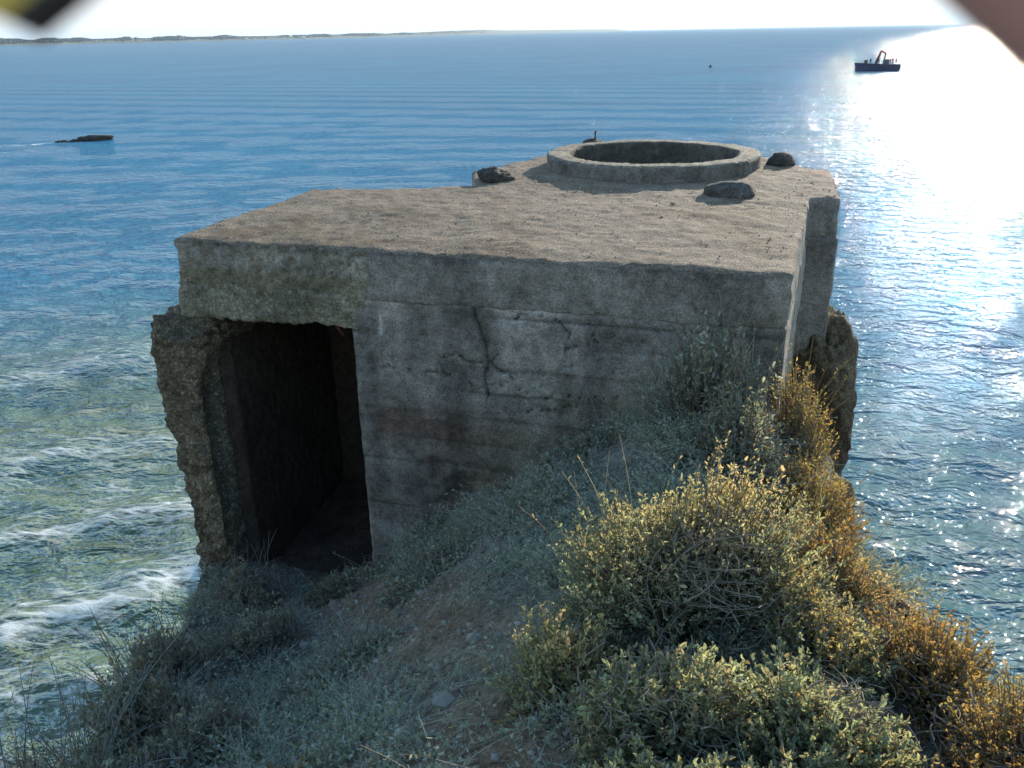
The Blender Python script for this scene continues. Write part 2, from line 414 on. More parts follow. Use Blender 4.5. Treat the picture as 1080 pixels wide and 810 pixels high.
    wv = nd(nt, 'ShaderNodeMix', data_type='VECTOR'); wv.inputs[0].default_value = .25
    lk(nt, mp2.outputs[0], wv.inputs[4]); lk(nt, noise_node(nt, mp2.outputs[0], 2.5, 4, .6).outputs['Color'], wv.inputs[5]); lk(nt, wv.outputs[1], vo.inputs['Vector'])
    lace = ramp(nt, vo.outputs['Distance'], [(0, (1, 1, 1)), (.16, (0, 0, 0))]).outputs[0]
    s1 = nd(nt, 'ShaderNodeMath', operation='MULTIPLY_ADD'); lk(nt, lace, s1.inputs[0]); s1.inputs[1].default_value = .16; lk(nt, f1.outputs['Fac'], s1.inputs[2])
    s2 = nd(nt, 'ShaderNodeMath', operation='MULTIPLY_ADD'); lk(nt, a2.outputs['Fac'], s2.inputs[0]); s2.inputs[1].default_value = .48; lk(nt, s1.outputs[0], s2.inputs[2])
    ff = ramp(nt, s2.outputs[0], [(.74, (0, 0, 0)), (.88, (.42, .42, .42)), (1.02, (1, 1, 1))]).outputs[0]
    fd = nd(nt, 'ShaderNodeBsdfPrincipled'); fd.inputs['Base Color'].default_value = (.62, .65, .63, 1); fd.inputs['Roughness'].default_value = .8
    lk(nt, bump(nt, f1.outputs['Fac'], .8, .08), fd.inputs['Normal'])
    mx = nd(nt, 'ShaderNodeMixShader'); lk(nt, ff, mx.inputs[0]); lk(nt, wm.outputs[0], mx.inputs[1]); lk(nt, fd.outputs[0], mx.inputs[2])
    out(nt, mx.outputs[0])
    return obj('sea', me, m, kind='structure')
build_sea()

# ------------------------------------------------------------------ bunker
FL = np.array([-2.319, 5.962]); DU = np.array([.95529, -.29567]); DB = np.array([.29567, .95529])
def UB(u, b): q = FL+DU*u+DB*b; return (q[0], q[1])
ROOF = [UB(-.07, 0), UB(4.13, 0), (2.50, 7.10), (2.735, 7.03), (3.12, 8.46), (2.82, 9.35), (2.1, 10.55), (.95, 10.55), (.1, 9.6), (-.36, 8.85), (-.32, 7.99), (-1.81, 7.88)]
RC = (1.495, 9.05); RO, RI = 1.09, .855
bunker = thing('bunker', 'ruined grey concrete bunker with a doorway and round gun ring on its flat roof', 'bunker', (0, 6, 6))
def bpart(name, me, m, label=None):
    V = co(me) - np.array([0, 6, 6]); me.vertices.foreach_set('co', V.astype(np.float32).ravel()); me.update()
    o = obj(name, me, m, bunker)
    if label: o['label'] = label
    return o
def uv_of(V):
    q = V[:, :2]-FL; return q@DU, q@DB
def tint_grey(V, seed):
    t = 1+.25*fbm(V, 1.2, 4, seed)
    return np.c_[t, t, t]

# roof slab with the pit cut through it
me = rough(prism_bm(ROOF, 8.33, 8.70), .028, .022, 1.6, 11, cut=[cyl_bm(*RC, RI+.06, 8, 9.2)], chip=.035)
V = co(me); N = vn(me); u, b = uv_of(V)
lf = (b < .12) & (N[:, 2] < .6) & (u < 1.43+.05*vnoise(V*6, 4))          # spalled lintel face, aggregate showing
V = V + N*np.where(lf, -.012+.028*vnoise(V*22, 8)+.02*vnoise(V*48, 9), 0)[:, None]
ff_ = (b < .12) & (u >= 1.43)
V[:, 2] += np.where(N[:, 2] > .6, .02*fbm(V, 1.1, 3, 31)-.012*np.exp(-((u-2.2)/1.2)**2), 0)
me.vertices.foreach_set('co', V.astype(np.float32).ravel()); me.update()
t = tint_grey(V, 21)
st = fbm(V*np.array([1, 1, .25]), 3.0, 4, 22)
front = (b < .12) & (N[:, 2] < .6)
t *= np.where(front, .85+.35*st, 1)[:, None]
t *= np.where(front & (8.70-V[:, 2] < .05+.06*np.abs(st)), .7, 1)[:, None]
t[lf] *= np.array([1.35, 1.33, 1.25])
t[lf & (V[:, 2] < 8.48+.05*st)] *= np.array([.8, .78, .66])
lich = np.clip(fbm(V, 2.6, 5, 24)*2.2, 0, 1)
t = np.where((N[:, 2] > .6)[:, None], t*(1-lich[:, None]*np.array([.30, .36, .45])*.8), t)
set_attr(me, 'tint', t)
bpart('roof_slab', me, M['roof'])

# front wall with cracks and a low niche
wall_poly = [UB(1.27, .004), UB(4.125, .004), UB(4.125, .42), UB(1.27, .42)]
me = rough(prism_bm(wall_poly, 5.6, 8.36), .017, .012, 2.0, 13, chip=.02)
V = co(me); N = vn(me); u, b = uv_of(V); v = 8.7-V[:, 2]
front = (b < .05) & (N@np.array([-DB[0], -DB[1], 0]) > .5)
CR = [[(2.17, .36), (2.20, .48), (2.245, .60), (2.28, .72)], [(2.28, .72), (2.36, .79), (2.47, .86)], [(2.28, .72), (2.24, .82), (2.225, .93), (2.23, 1.0)], [(2.28, .72), (2.17, .735), (2.05, .72), (1.93, .75)],
      [(2.28, .72), (2.34, .66)], [(2.43, .40), (2.56, .365), (2.72, .40), (2.80, .47), (2.82, .60)], [(2.82, .60), (2.81, .75), (2.80, .86), (2.82, 1.0)], [(2.82, .60), (2.90, .585), (2.97, .54), (2.95, .47), (2.90, .40)],
      [(1.5, .82), (1.9, .86), (2.2, .90), (2.8, .93), (3.3, .86)], [(2.42, 1.08), (2.7, 1.02), (3.0, .96)], [(3.45, .38), (3.52, .50), (3.50, .62)]]
wu = u+.030*vnoise(V*8, 71)+.014*vnoise(V*27, 72); wv_ = v+.030*vnoise(V*8, 73)+.014*vnoise(V*27, 74)
crack = np.zeros(len(V))
for ci, line in enumerate(CR):
    wdt = .006 if ci < 8 else .003
    if ci in (0, 1, 2): wdt = .009
    for (u0, v0), (u1, v1) in zip(line[:-1], line[1:]):
        tt = np.clip(((wu-u0)*(u1-u0)+(wv_-v0)*(v1-v0))/((u1-u0)**2+(v1-v0)**2), 0, 1)
        dist = np.hypot(wu-u0-tt*(u1-u0), wv_-v0-tt*(v1-v0))
        crack = np.maximum(crack, np.clip(1.5-dist/(wdt*(1+.8*vnoise(V*6, 78))), 0, 1))
boards = np.zeros(len(V))
for z_ in np.arange(.40, 3.0, .19):
    zz = z_ + .012*np.sin(z_*37)+.006*vnoise(np.c_[u*2, u*0+z_*9, u*0], 75)
    boards = np.maximum(boards, np.exp(-((v-zz)/.010)**2)*np.clip(.45+.9*vnoise(np.c_[u*1.6, u*0+z_*13, u*0], 76), 0, 1))
step_ = np.array([hash3(np.array([int(k)]), np.array([3]), np.array([1]), 5)[0] for k in range(20)])
bi = np.clip(((v-.40)/.19).astype(int), 0, 19)
d = np.where(front, -.016*crack - .010*boards + .010*(step_[bi]-.5), 0)
sp = np.clip(fbm(V, 3.2, 4, 81)-.22, 0, 1)*np.where(front, 1, 0)                      # shallow spalls
nb_ = np.exp(-((u-2.07)/.30)**4-((v-1.75)/.24)**4)*np.clip(.6+1.2*fbm(V, 6, 4, 89), 0, 1.3); d -= np.where(front, .04*nb_, 0)
d -= .05*sp
V = V+N*d[:, None]
me.vertices.foreach_set('co', V.astype(np.float32).ravel()); me.update()
t = tint_grey(V, 23)*(.84+.26*step_[bi])[:, None]
blot = fbm(V*np.array([1, 1, 1.4]), 2.4, 5, 87)
t *= (1+.55*blot)[:, None]
drip = fbm(np.c_[u*5, u*0, v*.55], 1.0, 4, 82)
t *= (.97+.75*drip)[:, None]
rs = np.clip(fbm(np.c_[u*7, u*0, v*.4], 1.0, 3, 88)*2-.45, 0, 1)*sstep(.35, .9, v)
t *= (1-.5*rs[:, None]*np.array([.1, .45, .75]))
red = np.exp(-((v-1.28)/.15)**2)*sstep(1.30, 1.5, u)*sstep(2.7, 2.0, u)*np.clip(.6+.6*fbm(V, 4, 3, 83), 0, 1)
t *= (1-red[:, None]*np.array([.18, .55, .65]))
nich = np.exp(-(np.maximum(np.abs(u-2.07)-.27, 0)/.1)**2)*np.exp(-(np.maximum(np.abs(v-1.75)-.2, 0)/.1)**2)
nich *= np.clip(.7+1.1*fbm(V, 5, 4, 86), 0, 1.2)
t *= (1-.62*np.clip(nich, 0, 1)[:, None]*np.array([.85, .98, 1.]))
olive = np.clip(fbm(V, 1.3, 4, 84)*1.6, 0, 1)*sstep(.5, .9, v)*sstep(1.5, 2.4, u)
t *= (1-.4*olive[:, None]*np.array([.15, .12, .75]))
pale = np.clip(fbm(np.c_[u, u*0, v*1.5], 1.7, 4, 85)*1.6, 0, 1)*sstep(1.3, 1.5, v)
t *= (1+.45*pale)[:, None]
t *= (1-.6*crack-.55*boards)[:, None]
bird = np.exp(-((u-1.488)/.016)**2)*np.exp(-((v-.57)/.035)**2)+.8*np.exp(-((u-1.50)/.010)**2)*np.exp(-((v-.51)/.05)**2)
t = t*(1-np.clip(bird, 0, 1))[:, None]+2.9*np.clip(bird, 0, 1)[:, None]
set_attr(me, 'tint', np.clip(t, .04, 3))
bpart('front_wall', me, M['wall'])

# lintel above the doorway, its underside broken
def lintel_low(x, y):
    u_ = (np.array([x, y])-FL)@DU
    return 8.115+.015*math.sin(u_*9)-.0*u_
lp = [UB(k, .006) for k in np.linspace(-.10, 1.42, 14)]+[UB(k, .40) for k in np.linspace(1.42, -.12, 14)]
me = rough(prism_bm(lp, lambda x, y: lintel_low(x, y), 8.37), .018, .03, 3.2, 17, chip=.06)
V = co(me); N = vn(me); V = V+N*(.010*vnoise(V*17, 91)+.005*vnoise(V*45, 92))[:, None]
me.vertices.foreach_set('co', V.astype(np.float32).ravel()); me.update()
g_ = fbm(V, 2.5, 4, 93)[:, None]
set_attr(me, 'tint', tint_grey(V, 94)*(np.array([1.05, 1.03, .90])+.35*g_))
bpart('lintel', me, M['lintel'])

# broken left wall standing clear of the lintel
def lw_top(x, y):
    q = (np.array([x, y])-FL); return 7.99+.12*(q@DB > .5)+.07*math.sin((q@DU)*14)+.1*(q@DB)
lw = [UB(-.34, -.02), UB(-.1, -.05), UB(.03, .0), UB(.05, .4), UB(.05, 1.2), UB(.05, 1.95), UB(-.3, 1.95), UB(-.32, 1.2), UB(-.33, .5)]
me = rough(prism_bm(lw, 4.6, lw_top), .02, .045, 3.5, 19, chip=.08)
V = co(me); N = vn(me); u, b = uv_of(V)
w_ = sstep(.30, .1, b)
lean = (.06*sstep(6.6, 8, V[:, 2])+.03*vnoise(V*4, 95))
V[:, :2] -= (lean*sstep(.05, -.3, u))[:, None]*DU
inner = sstep(-.02, .05, u)
V[:, :2] += ((.10*sstep(7.75, 7.95, V[:, 2])-.13*sstep(7.8, 7.45, V[:, 2])*sstep(5.9, 6.7, V[:, 2])*w_)*inner)[:, None]*DU
V = V+N*((.022*vnoise(V*13, 96)+.010*vnoise(V*37, 97))*(.35+.65*w_))[:, None]
me.vertices.foreach_set('co', V.astype(np.float32).ravel()); me.update()
t = tint_grey(V, 98)
t *= np.where((u > -.02)[:, None] & (b > .12)[:, None], np.array([.9, .92, .95]), np.array([1., .95, .86]))
set_attr(me, 'tint', t)
bpart('side_wall', me, M['pillar'], 'broken left wall with a pebbly torn edge')

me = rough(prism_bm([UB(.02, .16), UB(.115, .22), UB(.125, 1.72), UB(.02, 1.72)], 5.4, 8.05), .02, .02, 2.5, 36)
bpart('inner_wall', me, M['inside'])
# right hand wall, buttress, ring block
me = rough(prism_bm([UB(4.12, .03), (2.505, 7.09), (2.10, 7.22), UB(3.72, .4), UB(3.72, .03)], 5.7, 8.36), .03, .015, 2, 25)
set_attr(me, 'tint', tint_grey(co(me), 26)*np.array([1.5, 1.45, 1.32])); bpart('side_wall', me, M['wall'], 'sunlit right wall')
me = rough(prism_bm([(2.42, 7.11), (2.742, 7.012), (3.04, 8.0), (2.7, 8.1)], 6.98, 8.36), .022, .012, 2.5, 27)
set_attr(me, 'tint', tint_grey(co(me), 28)*.95); bpart('buttress', me, M['wall'])
blk = [(-.28, 8.0), (2.35, 7.2), (2.78, 8.0), (3.08, 8.46), (2.75, 9.3), (2.05, 10.48), (1.0, 10.48), (.15, 9.55), (-.30, 8.8)]
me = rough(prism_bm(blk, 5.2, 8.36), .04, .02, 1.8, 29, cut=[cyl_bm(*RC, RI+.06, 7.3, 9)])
set_attr(me, 'tint', tint_grey(co(me), 30)*.55); bpart('ring_block', me, M['wall'])  # whole block tinted down, painting in the shade of the pit
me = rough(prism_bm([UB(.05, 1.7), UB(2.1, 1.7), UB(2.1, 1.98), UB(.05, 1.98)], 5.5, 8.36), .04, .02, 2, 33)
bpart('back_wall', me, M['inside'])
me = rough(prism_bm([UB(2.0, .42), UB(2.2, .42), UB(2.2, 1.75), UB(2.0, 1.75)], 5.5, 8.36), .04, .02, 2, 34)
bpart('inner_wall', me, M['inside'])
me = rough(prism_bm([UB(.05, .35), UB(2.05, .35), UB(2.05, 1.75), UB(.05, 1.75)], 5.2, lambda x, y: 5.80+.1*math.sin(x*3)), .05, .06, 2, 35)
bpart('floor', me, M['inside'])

# gun ring
ringp = cyl_bm(*RC, RO, 7.6, 8.832, 128)
me = rough(ringp, .016, .012, 4, 37, cut=[cyl_bm(*RC, RI, 7, 9.2, 128)], chip=.05)
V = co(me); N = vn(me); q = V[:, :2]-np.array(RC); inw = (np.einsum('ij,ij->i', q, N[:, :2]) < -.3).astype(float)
set_attr(me, 'tint', tint_grey(V, 38)*(1-.45*inw)[:, None]); bpart('gun_ring', me, M['ring'])  # inward faces tinted darker: pit shade painted into the ring's colour

# bent reinforcing bar hanging inside the doorway
def tubes(P, Rad, sides=4):
    """P (n,k,3), Rad (n,k) -> V, F"""
    P = np.asarray(P, float); n, k, _ = P.shape
    T = np.gradient(P, axis=1); T /= np.linalg.norm(T, axis=2, keepdims=True)+1e-9
    ref = np.where(np.abs(T[..., 2:3]) > .9, np.array([1., 0, 0]), np.array([0, 0, 1.]))
    A = np.cross(T, ref); A /= np.linalg.norm(A, axis=2, keepdims=True)+1e-9
    B = np.cross(T, A)
    ang = np.arange(sides)*2*math.pi/sides
    Q = P[:, :, None, :]+Rad[:, :, None, None]*(A[:, :, None, :]*np.cos(ang)[None, None, :, None]+B[:, :, None, :]*np.sin(ang)[None, None, :, None])
    V = Q.reshape(-1, 3)
    i = np.arange(n*k*sides).reshape(n, k, sides)
    j = np.roll(i, -1, axis=2)
    F = np.stack([i[:, :-1], j[:, :-1], j[:, 1:], i[:, 1:]], -1).reshape(-1, 4)
    return V, F
def tube1(pts, rad, sides=8, caps=True):
    pts = np.array(pts, float)[None]; rr = np.array(rad if hasattr(rad, '__len__') else [rad]*pts.shape[1], float)[None]
    V, F = tubes(pts, rr, sides); F = [F]
    if caps:
        n = len(V); V = np.r_[V, pts[0][:1], pts[0][-1:]]
        s = np.arange(sides); F.append(np.c_[np.full(sides, n), np.roll(s, -1), s]); s2 = s+n-sides
        F.append(np.c_[np.full(sides, n+1), s2, np.roll(s2, -1)])
    return V, F
q = UB(.98, .30); V, F = tube1([(q[0], q[1], 8.16), (q[0]+.01, q[1]-.03, 8.06), (q[0]+.05, q[1]-.04, 8.0), (q[0]+.07, q[1]-.02, 7.96)], .012)
bpart('reinforcing_bar', mesh_np('bar', V, F, True), M['rust'])

# ------------------------------------------------------------------ stones and rubble
def rock(name, label, cat, loc, size, seed, m, sub=4, amp=.3, flat=-.2, rot=0, group=None):
    bm = bmesh.new(); bmesh.ops.create_icosphere(bm, subdivisions=sub, radius=1)
    V = np.array([v.co[:] for v in bm.verts]); N = V.copy()
    d = amp*fbm(V+seed*3.1, 1.3, 3, seed)+amp*.45*np.abs(fbm(V+seed, 3.2, 4, seed+5))+amp*.30*fbm(V+seed, 9, 3, seed+6)
    V = V*(1+d)[:, None]; V[:, 2] = np.maximum(V[:, 2], flat)
    V = V*np.array(size)
    c, s = math.cos(rot), math.sin(rot); V = np.c_[V[:, 0]*c-V[:, 1]*s, V[:, 0]*s+V[:, 1]*c, V[:, 2]]
    for v, q in zip(bm.verts, V): v.co = q
    o = obj(name, bm_mesh(name, bm, True), m, label=label, category=cat); o.location = loc
    if group: o['group'] = group
    return o
rock('stone', 'dark rounded stone at the back roof edge just right of the gun ring', 'stone', (2.80, 8.93, 8.712), (.125, .12, .085), 3, M['stone'], 4, .45)
rock('rubble_mound', 'low dark rubble mound on the roof in front of the gun ring', 'rubble', (1.87, 7.29, 8.70), (.21, .17, .105), 5, M['mound'], 4, .18)
rock('stone', 'flat dark stone at the left roof corner beside the gun ring', 'stone', (-.12, 8.28, 8.71), (.17, .14, .09), 8, M['stone'], 4, .45)
rock('rubble_mound', 'small rubble lump behind the gun ring with an iron stake in it', 'rubble', (1.0, 10.3, 8.72), (.16, .13, .10), 11, M['stone'])
st_ = thing('iron_stake', 'thin upright iron stake stuck in the lump behind the gun ring', 'stake', (1.02, 10.28, 8.78))
V, F = tube1([(0, 0, 0), (.002, 0, .07), (.004, .002, .14)], [.011, .010, .009]); obj('rod', mesh_np('rod', V, F, True), M['black_iron'], st_)
V, F = tube1([(.004, .002, .118), (.004, .002, .14)], [.014, .014]); obj('tip', mesh_np('tip', V, F), M['rust'], st_)
rock('rock_outcrop', 'brown knobbly rock outcrop jutting out under the bunker buttress', 'rock', (2.80, 7.30, 6.72), (.35, .55, .88), 21, M['rock'], 5, .35, -2)
rock('rock_outcrop', 'dark rock bulge on the cliff below the right wall', 'rock', (2.22, 5.9, 6.15), (.40, .75, .85), 24, M['rock'], 5, .35, -2)
rock('rock_outcrop', 'brown rock rib lowest on the cliff above the water right of the ridge', 'rock', (1.80, 4.75, 6.5), (.30, .55, .75), 27, M['rock'], 5, .35, -2)
rock('sea_rock', 'largest low black rock breaking the surface far out on the left', 'rock', (-44.3, 95.4, .0), (1.5, .8, .36), 31, M['wet'], 4, .7, -.3, .2, 'reef on the left')
rock('sea_rock', 'middle low black rock just left of the largest one in the surf', 'rock', (-46.1, 94.7, -.04), (.95, .6, .22), 33, M['wet'], 4, .7, -.3, 1.0, 'reef on the left')
rock('sea_rock', 'smallest black rock at the left end of the reef, awash in foam', 'rock', (-47.5, 94.1, -.04), (.55, .45, .18), 35, M['wet'], 4, .7, -.3, .5, 'reef on the left')

# gravel and crumbs lying on the roof
def crumbs(n, seed):
    rng = np.random.default_rng(seed)
    poly = np.array(ROOF); P = np.c_[rng.uniform(-2.3, 3.1, n*3), rng.uniform(4.8, 10.3, n*3)]
    inside = np.zeros(len(P), bool); j = len(poly)-1
    for i in range(len(poly)):
        xi, yi = poly[i]; xj, yj = poly[j]
        c = ((yi > P[:, 1]) != (yj > P[:, 1])) & (P[:, 0] < (xj-xi)*(P[:, 1]-yi)/(yj-yi)+xi); inside ^= c; j = i
    P = P[inside & (np.hypot(P[:, 0]-RC[0], P[:, 1]-RC[1]) > RO+.02)][:n]
    n = len(P); s = np.exp(rng.normal(math.log(.0034), .5, n)).clip(.002, .016)
    base = np.array([(1, 0, 0), (-1, 0, 0), (0, 1, 0), (0, -1, 0), (0, 0, 1), (0, 0, -1)], float)
    f = np.array([(0, 2, 4), (2, 1, 4), (1, 3, 4), (3, 0, 4), (2, 0, 5), (1, 2, 5), (3, 1, 5), (0, 3, 5)])
    V = base[None]*s[:, None, None]*rng.uniform(.5, 1.3, (n, 6, 1))*np.array([1.2, 1.2, .8])
    a = rng.uniform(0, 6.28, n); c, q = np.cos(a), np.sin(a)
    V = np.stack([V[..., 0]*c[:, None]-V[..., 1]*q[:, None], V[..., 0]*q[:, None]+V[..., 1]*c[:, None], V[..., 2]], -1)
    V += np.c_[P, np.full(n, 8.70)+.2*s][:, None]
    V = V.reshape(-1, 3); F = (np.arange(n)[:, None, None]*6+f[None]).reshape(-1, 3)
    g = np.repeat(rng.uniform(.5, 1.2, n), 6)
    return mesh_np('gravel', V, F, False, np.c_[g, g*.95, g*.88]*.30)
obj('gravel', crumbs(2600, 4), M['dry'], kind='stuff', label='loose gravel and crumbs lying over the bunker roof')

# ------------------------------------------------------------------ plants
def leaf_geo(pos, d, rng, L, W, fold=.25):
    n = len(pos)
    d = d/(np.linalg.norm(d, axis=1, keepdims=True)+1e-9)
    r = rng.normal(size=(n, 3)); s = np.cross(d, r); s /= np.linalg.norm(s, axis=1, keepdims=True)+1e-9
    nn = np.cross(s, d)
    L = L[:, None]; W = W[:, None]
    tip = pos+d*L-nn*L*.10
    a1 = pos+d*L*.34; a2 = pos+d*L*.74-nn*L*.03; up_ = nn*W*fold
    V = np.stack([pos, a1+s*W*.44+up_, a2+s*W*.40+up_, tip, a2-s*W*.40+up_, a1-s*W*.44+up_], 1).reshape(-1, 3)
    i = np.arange(n)[:, None]*6
    F = np.r_[i+np.array([[0, 3, 2, 1]]), i+np.array([[0, 5, 4, 3]])]
    return V, F

PAL = {
    'sage': [(.28, .33, .24), (.34, .38, .27), (.22, .27, .18), (.40, .39, .23), (.34, .29, .19)],
    'sage_pale': [(.33, .36, .24), (.40, .39, .25), (.27, .31, .20), (.44, .38, .22)],
    'straw': [(.52, .43, .24), (.45, .42, .22), (.56, .45, .28), (.36, .36, .20), (.50, .36, .24)],
    'rust': [(.34, .185, .075), (.30, .20, .08), (.27, .145, .07), (.36, .26, .11), (.22, .19, .09)],
    'gold': [(.38, .29, .11), (.42, .33, .14), (.34, .22, .09), (.28, .26, .11)],
    'grey': [(.26, .31, .29), (.32, .36, .33), (.20, .24, .21), (.36, .36, .31), (.27, .24, .20)],
    'dark': [(.16, .20, .16), (.20, .24, .18), (.12, .14, .10), (.24, .21, .16)],
}
def shrub(name, label, x, y, rx, ry, h, pal, seed, twigs=420, lpt=16, leaf=.02, wid=.45, spire=.0, dome=.55, hollow=None, lift=0., group='shrubs on the headland', bare=.1, toptint=None, stalks=0, rough_edge=.22, sink=.05):
    rng = np.random.default_rng(seed)
    gz = float(ground_z([x], [y])[0][0])-sink
    t = thing(name, label, 'shrub', (x, y, gz), group)
    # tips spread over and within a lumpy dome
    th = rng.uniform(0, 2*math.pi, twigs); cz = rng.uniform(.02, 1, twigs)**dome
    sz = np.sqrt(1-cz**2)
    D = np.c_[np.cos(th)*sz, np.sin(th)*sz, cz]
    lump = 1+rough_edge*fbm(D*1.0+seed, 2.4, 3, seed)*2
    rad = lump*rng.uniform(.62, 1.06, twigs)
    tip = D*rad[:, None]*np.array([rx, ry, h])
    gt = ground_z(tip[:, 0]+x, tip[:, 1]+y)[0]-gz
    tip[:, 2] = np.where(gt > -1.0, np.maximum(tip[:, 2]+.75*np.clip(gt-sink, -.6, .6), gt+.02), tip[:, 2]-.35)
    if hollow is not None:
        hx, hy, hr = hollow; k = np.hypot(tip[:, 0]-hx, tip[:, 1]-hy) < hr
    else: k = np.zeros(twigs, bool)
    tl = rng.uniform(.5, .8, twigs)
    st = tip*tl[:, None]*np.array([.72, .72, .62])
    up = np.array([0, 0, 1.])
    K = 5; s = np.linspace(0, 1, K)[None, :, None]
    ctrlp = st*.4+tip*.6+rng.normal(0, .05, (twigs, 3))*h-up*.10*h+up*spire*h*.2
    P = (1-s)**2*st[:, None]+2*s*(1-s)*ctrlp[:, None]+s**2*(tip+up*spire*h*rng.uniform(.2, 1, (twigs, 1)))[:, None]
    Rd = np.linspace(.0034, .0012, K)[None]*np.ones((twigs, 1))*(.7+.4*rng.random((twigs, 1)))
    V1, F1 = tubes(P, Rd, 3)
    nm = max(8, twigs//22); idx = rng.choice(twigs, nm, replace=False)
    base = np.c_[rng.normal(0, .12*rx, nm), rng.normal(0, .12*ry, nm), np.zeros(nm)]
    mid = (base+st[idx])*.5+rng.normal(0, .10, (nm, 3))*rx
    s6 = np.linspace(0, 1, 7)[None, :, None]
    Pm = (1-s6)**2*base[:, None]+2*s6*(1-s6)*mid[:, None]+s6**2*(st[idx]*1.15)[:, None]
    Pm += rng.normal(0, .012, Pm.shape)
    V2, F2 = tubes(Pm, np.linspace(.009, .003, 7)[None]*np.ones((nm, 1)), 5)
    bv = [V1, V2]; bf = [F1, F2+len(V1)]
    # a tangle of bare curving twigs over the crown
    nb = int(twigs*bare)
    if nb:
        th = rng.uniform(0, 6.28, nb); cz = rng.uniform(.3, 1, nb)
        D2 = np.c_[np.cos(th)*np.sqrt(1-cz**2), np.sin(th)*np.sqrt(1-cz**2), cz]
        if hollow is not None: D2[:, 0] = (hx+rng.normal(0, hr*.6, nb))/rx; D2[:, 1] = (hy+rng.normal(0, hr*.6, nb))/ry; D2[:, 2] = np.sqrt(np.clip(1-D2[:, 0]**2-D2[:, 1]**2, .05, 1))*rng.uniform(.6, 1, nb)
        c0 = D2*np.array([rx, ry, h])*rng.uniform(.8, 1.0, (nb, 1))
        c0[:, 2] += np.clip(ground_z(c0[:, 0]+x, c0[:, 1]+y)[0]-gz-sink, -.5, .6)*.75
        a = rng.uniform(0, 6.28, nb); ln = rng.uniform(.08, .26, nb)*min(1.3, rx/.5)
        dv = np.c_[np.cos(a), np.sin(a), rng.normal(0, .25, nb)]*ln[:, None]
        cv = np.c_[-np.sin(a), np.cos(a), rng.normal(.1, .3, nb)]*ln[:, None]*rng.normal(0, .16, (nb, 1))
        s7 = np.linspace(-1, 1, 6)[None, :, None]
        Pb = c0[:, None]+dv[:, None]*s7*.5+cv[:, None]*(1-s7**2)
        V3, F3 = tubes(Pb, np.linspace(.0026, .0011, 6)[None]*np.ones((nb, 1)), 4)
        bf.append(F3+len(V1)+len(V2)); bv.append(V3)
    if stalks:
        a = rng.uniform(0, 6.28, stalks); r0 = np.sqrt(rng.random(stalks))*.8
        p0 = np.c_[np.cos(a)*r0*rx, np.sin(a)*r0*ry, np.full(stalks, h*.3)]
        p0[:, 2] += np.clip(ground_z(p0[:, 0]+x, p0[:, 1]+y)[0]-gz-sink, -.6, .6)*.8
        hh = h*rng.uniform(.7, 1.45, stalks); le = rng.normal(0, .22, (stalks, 2))*hh[:, None]
        s6b = np.linspace(0, 1, 6)[None, :, None]
        Ps = p0[:, None]+s6b*np.c_[le*.4, hh][:, None]+s6b**2*np.c_[le*.6, hh*0][:, None]
        V4, F4 = tubes(Ps, np.linspace(.0035, .0014, 6)[None]*np.ones((stalks, 1)), 3)
        o_ = sum(len(q) for q in bv); bv.append(V4); bf.append(F4+o_)
    Vb = np.concatenate(bv); Fb = np.concatenate(bf)
    g = np.random.default_rng(seed+1).uniform(.75, 1.25, len(Vb))[:, None]
    obj('branches', mesh_np('branches', Vb, Fb, True, np.array([(.24, .21, .175)])*g), M['dry'], t)
    # leaves along the outer twigs and in tufts at their tips
    lp = np.where(k, max(2, lpt*2//3), lpt)
    own = np.repeat(np.arange(twigs), lp); n = len(own)
    q = rng.beta(2.2, 1.1, n)*1.0
    qi = q*(K-1); i0 = np.clip(qi.astype(int), 0, K-2); fr = (qi-i0)[:, None]
    pos = P[own, i0]*(1-fr)+P[own, i0+1]*fr
    tan = P[own, i0+1]-P[own, i0]; tan /= np.linalg.norm(tan, axis=1, keepdims=True)+1e-9
    dr = tan*.75+rng.normal(0, .75, (n, 3))+up*.25
    Lf = leaf*np.exp(rng.normal(0, .32, n)).clip(.45, 1.9); Wf = Lf*wid*rng.uniform(.8, 1.25, n)
    VL, FL_ = leaf_geo(pos, dr, rng, Lf, Wf)
    pa = np.array(PAL[pal]); ci = rng.integers(0, len(pa), twigs)
    mixer = rng.random(n)[:, None]*.5
    colr = pa[ci[own]]*(1-mixer)+pa[rng.integers(0, len(pa), n)]*mixer
    if toptint is not None:
        pb = np.array(PAL[toptint]); w = np.clip((tip[:, 2]/h-.55)*2.2+.5*vnoise(tip*5, seed), 0, 1)[own][:, None]
        colr = colr*(1-w)+pb[rng.integers(0, len(pb), n)]*w
    colr = colr*rng.uniform(.7, 1.3, (n, 1)); dead = rng.random(n) < .07; colr[dead] = np.array([.30, .22, .13])*rng.uniform(.6, 1.1, (int(dead.sum()), 1))
    obj('foliage', mesh_np('foliage', VL, FL_, False, np.repeat(colr, 6, 0)), M['leaf'], t)
    return t

G1 = 'shrubs crowding the ridge on the right'; G2 = 'shrubs on the shaded left slope'; G3 = 'plants at the foot of the bunker wall'
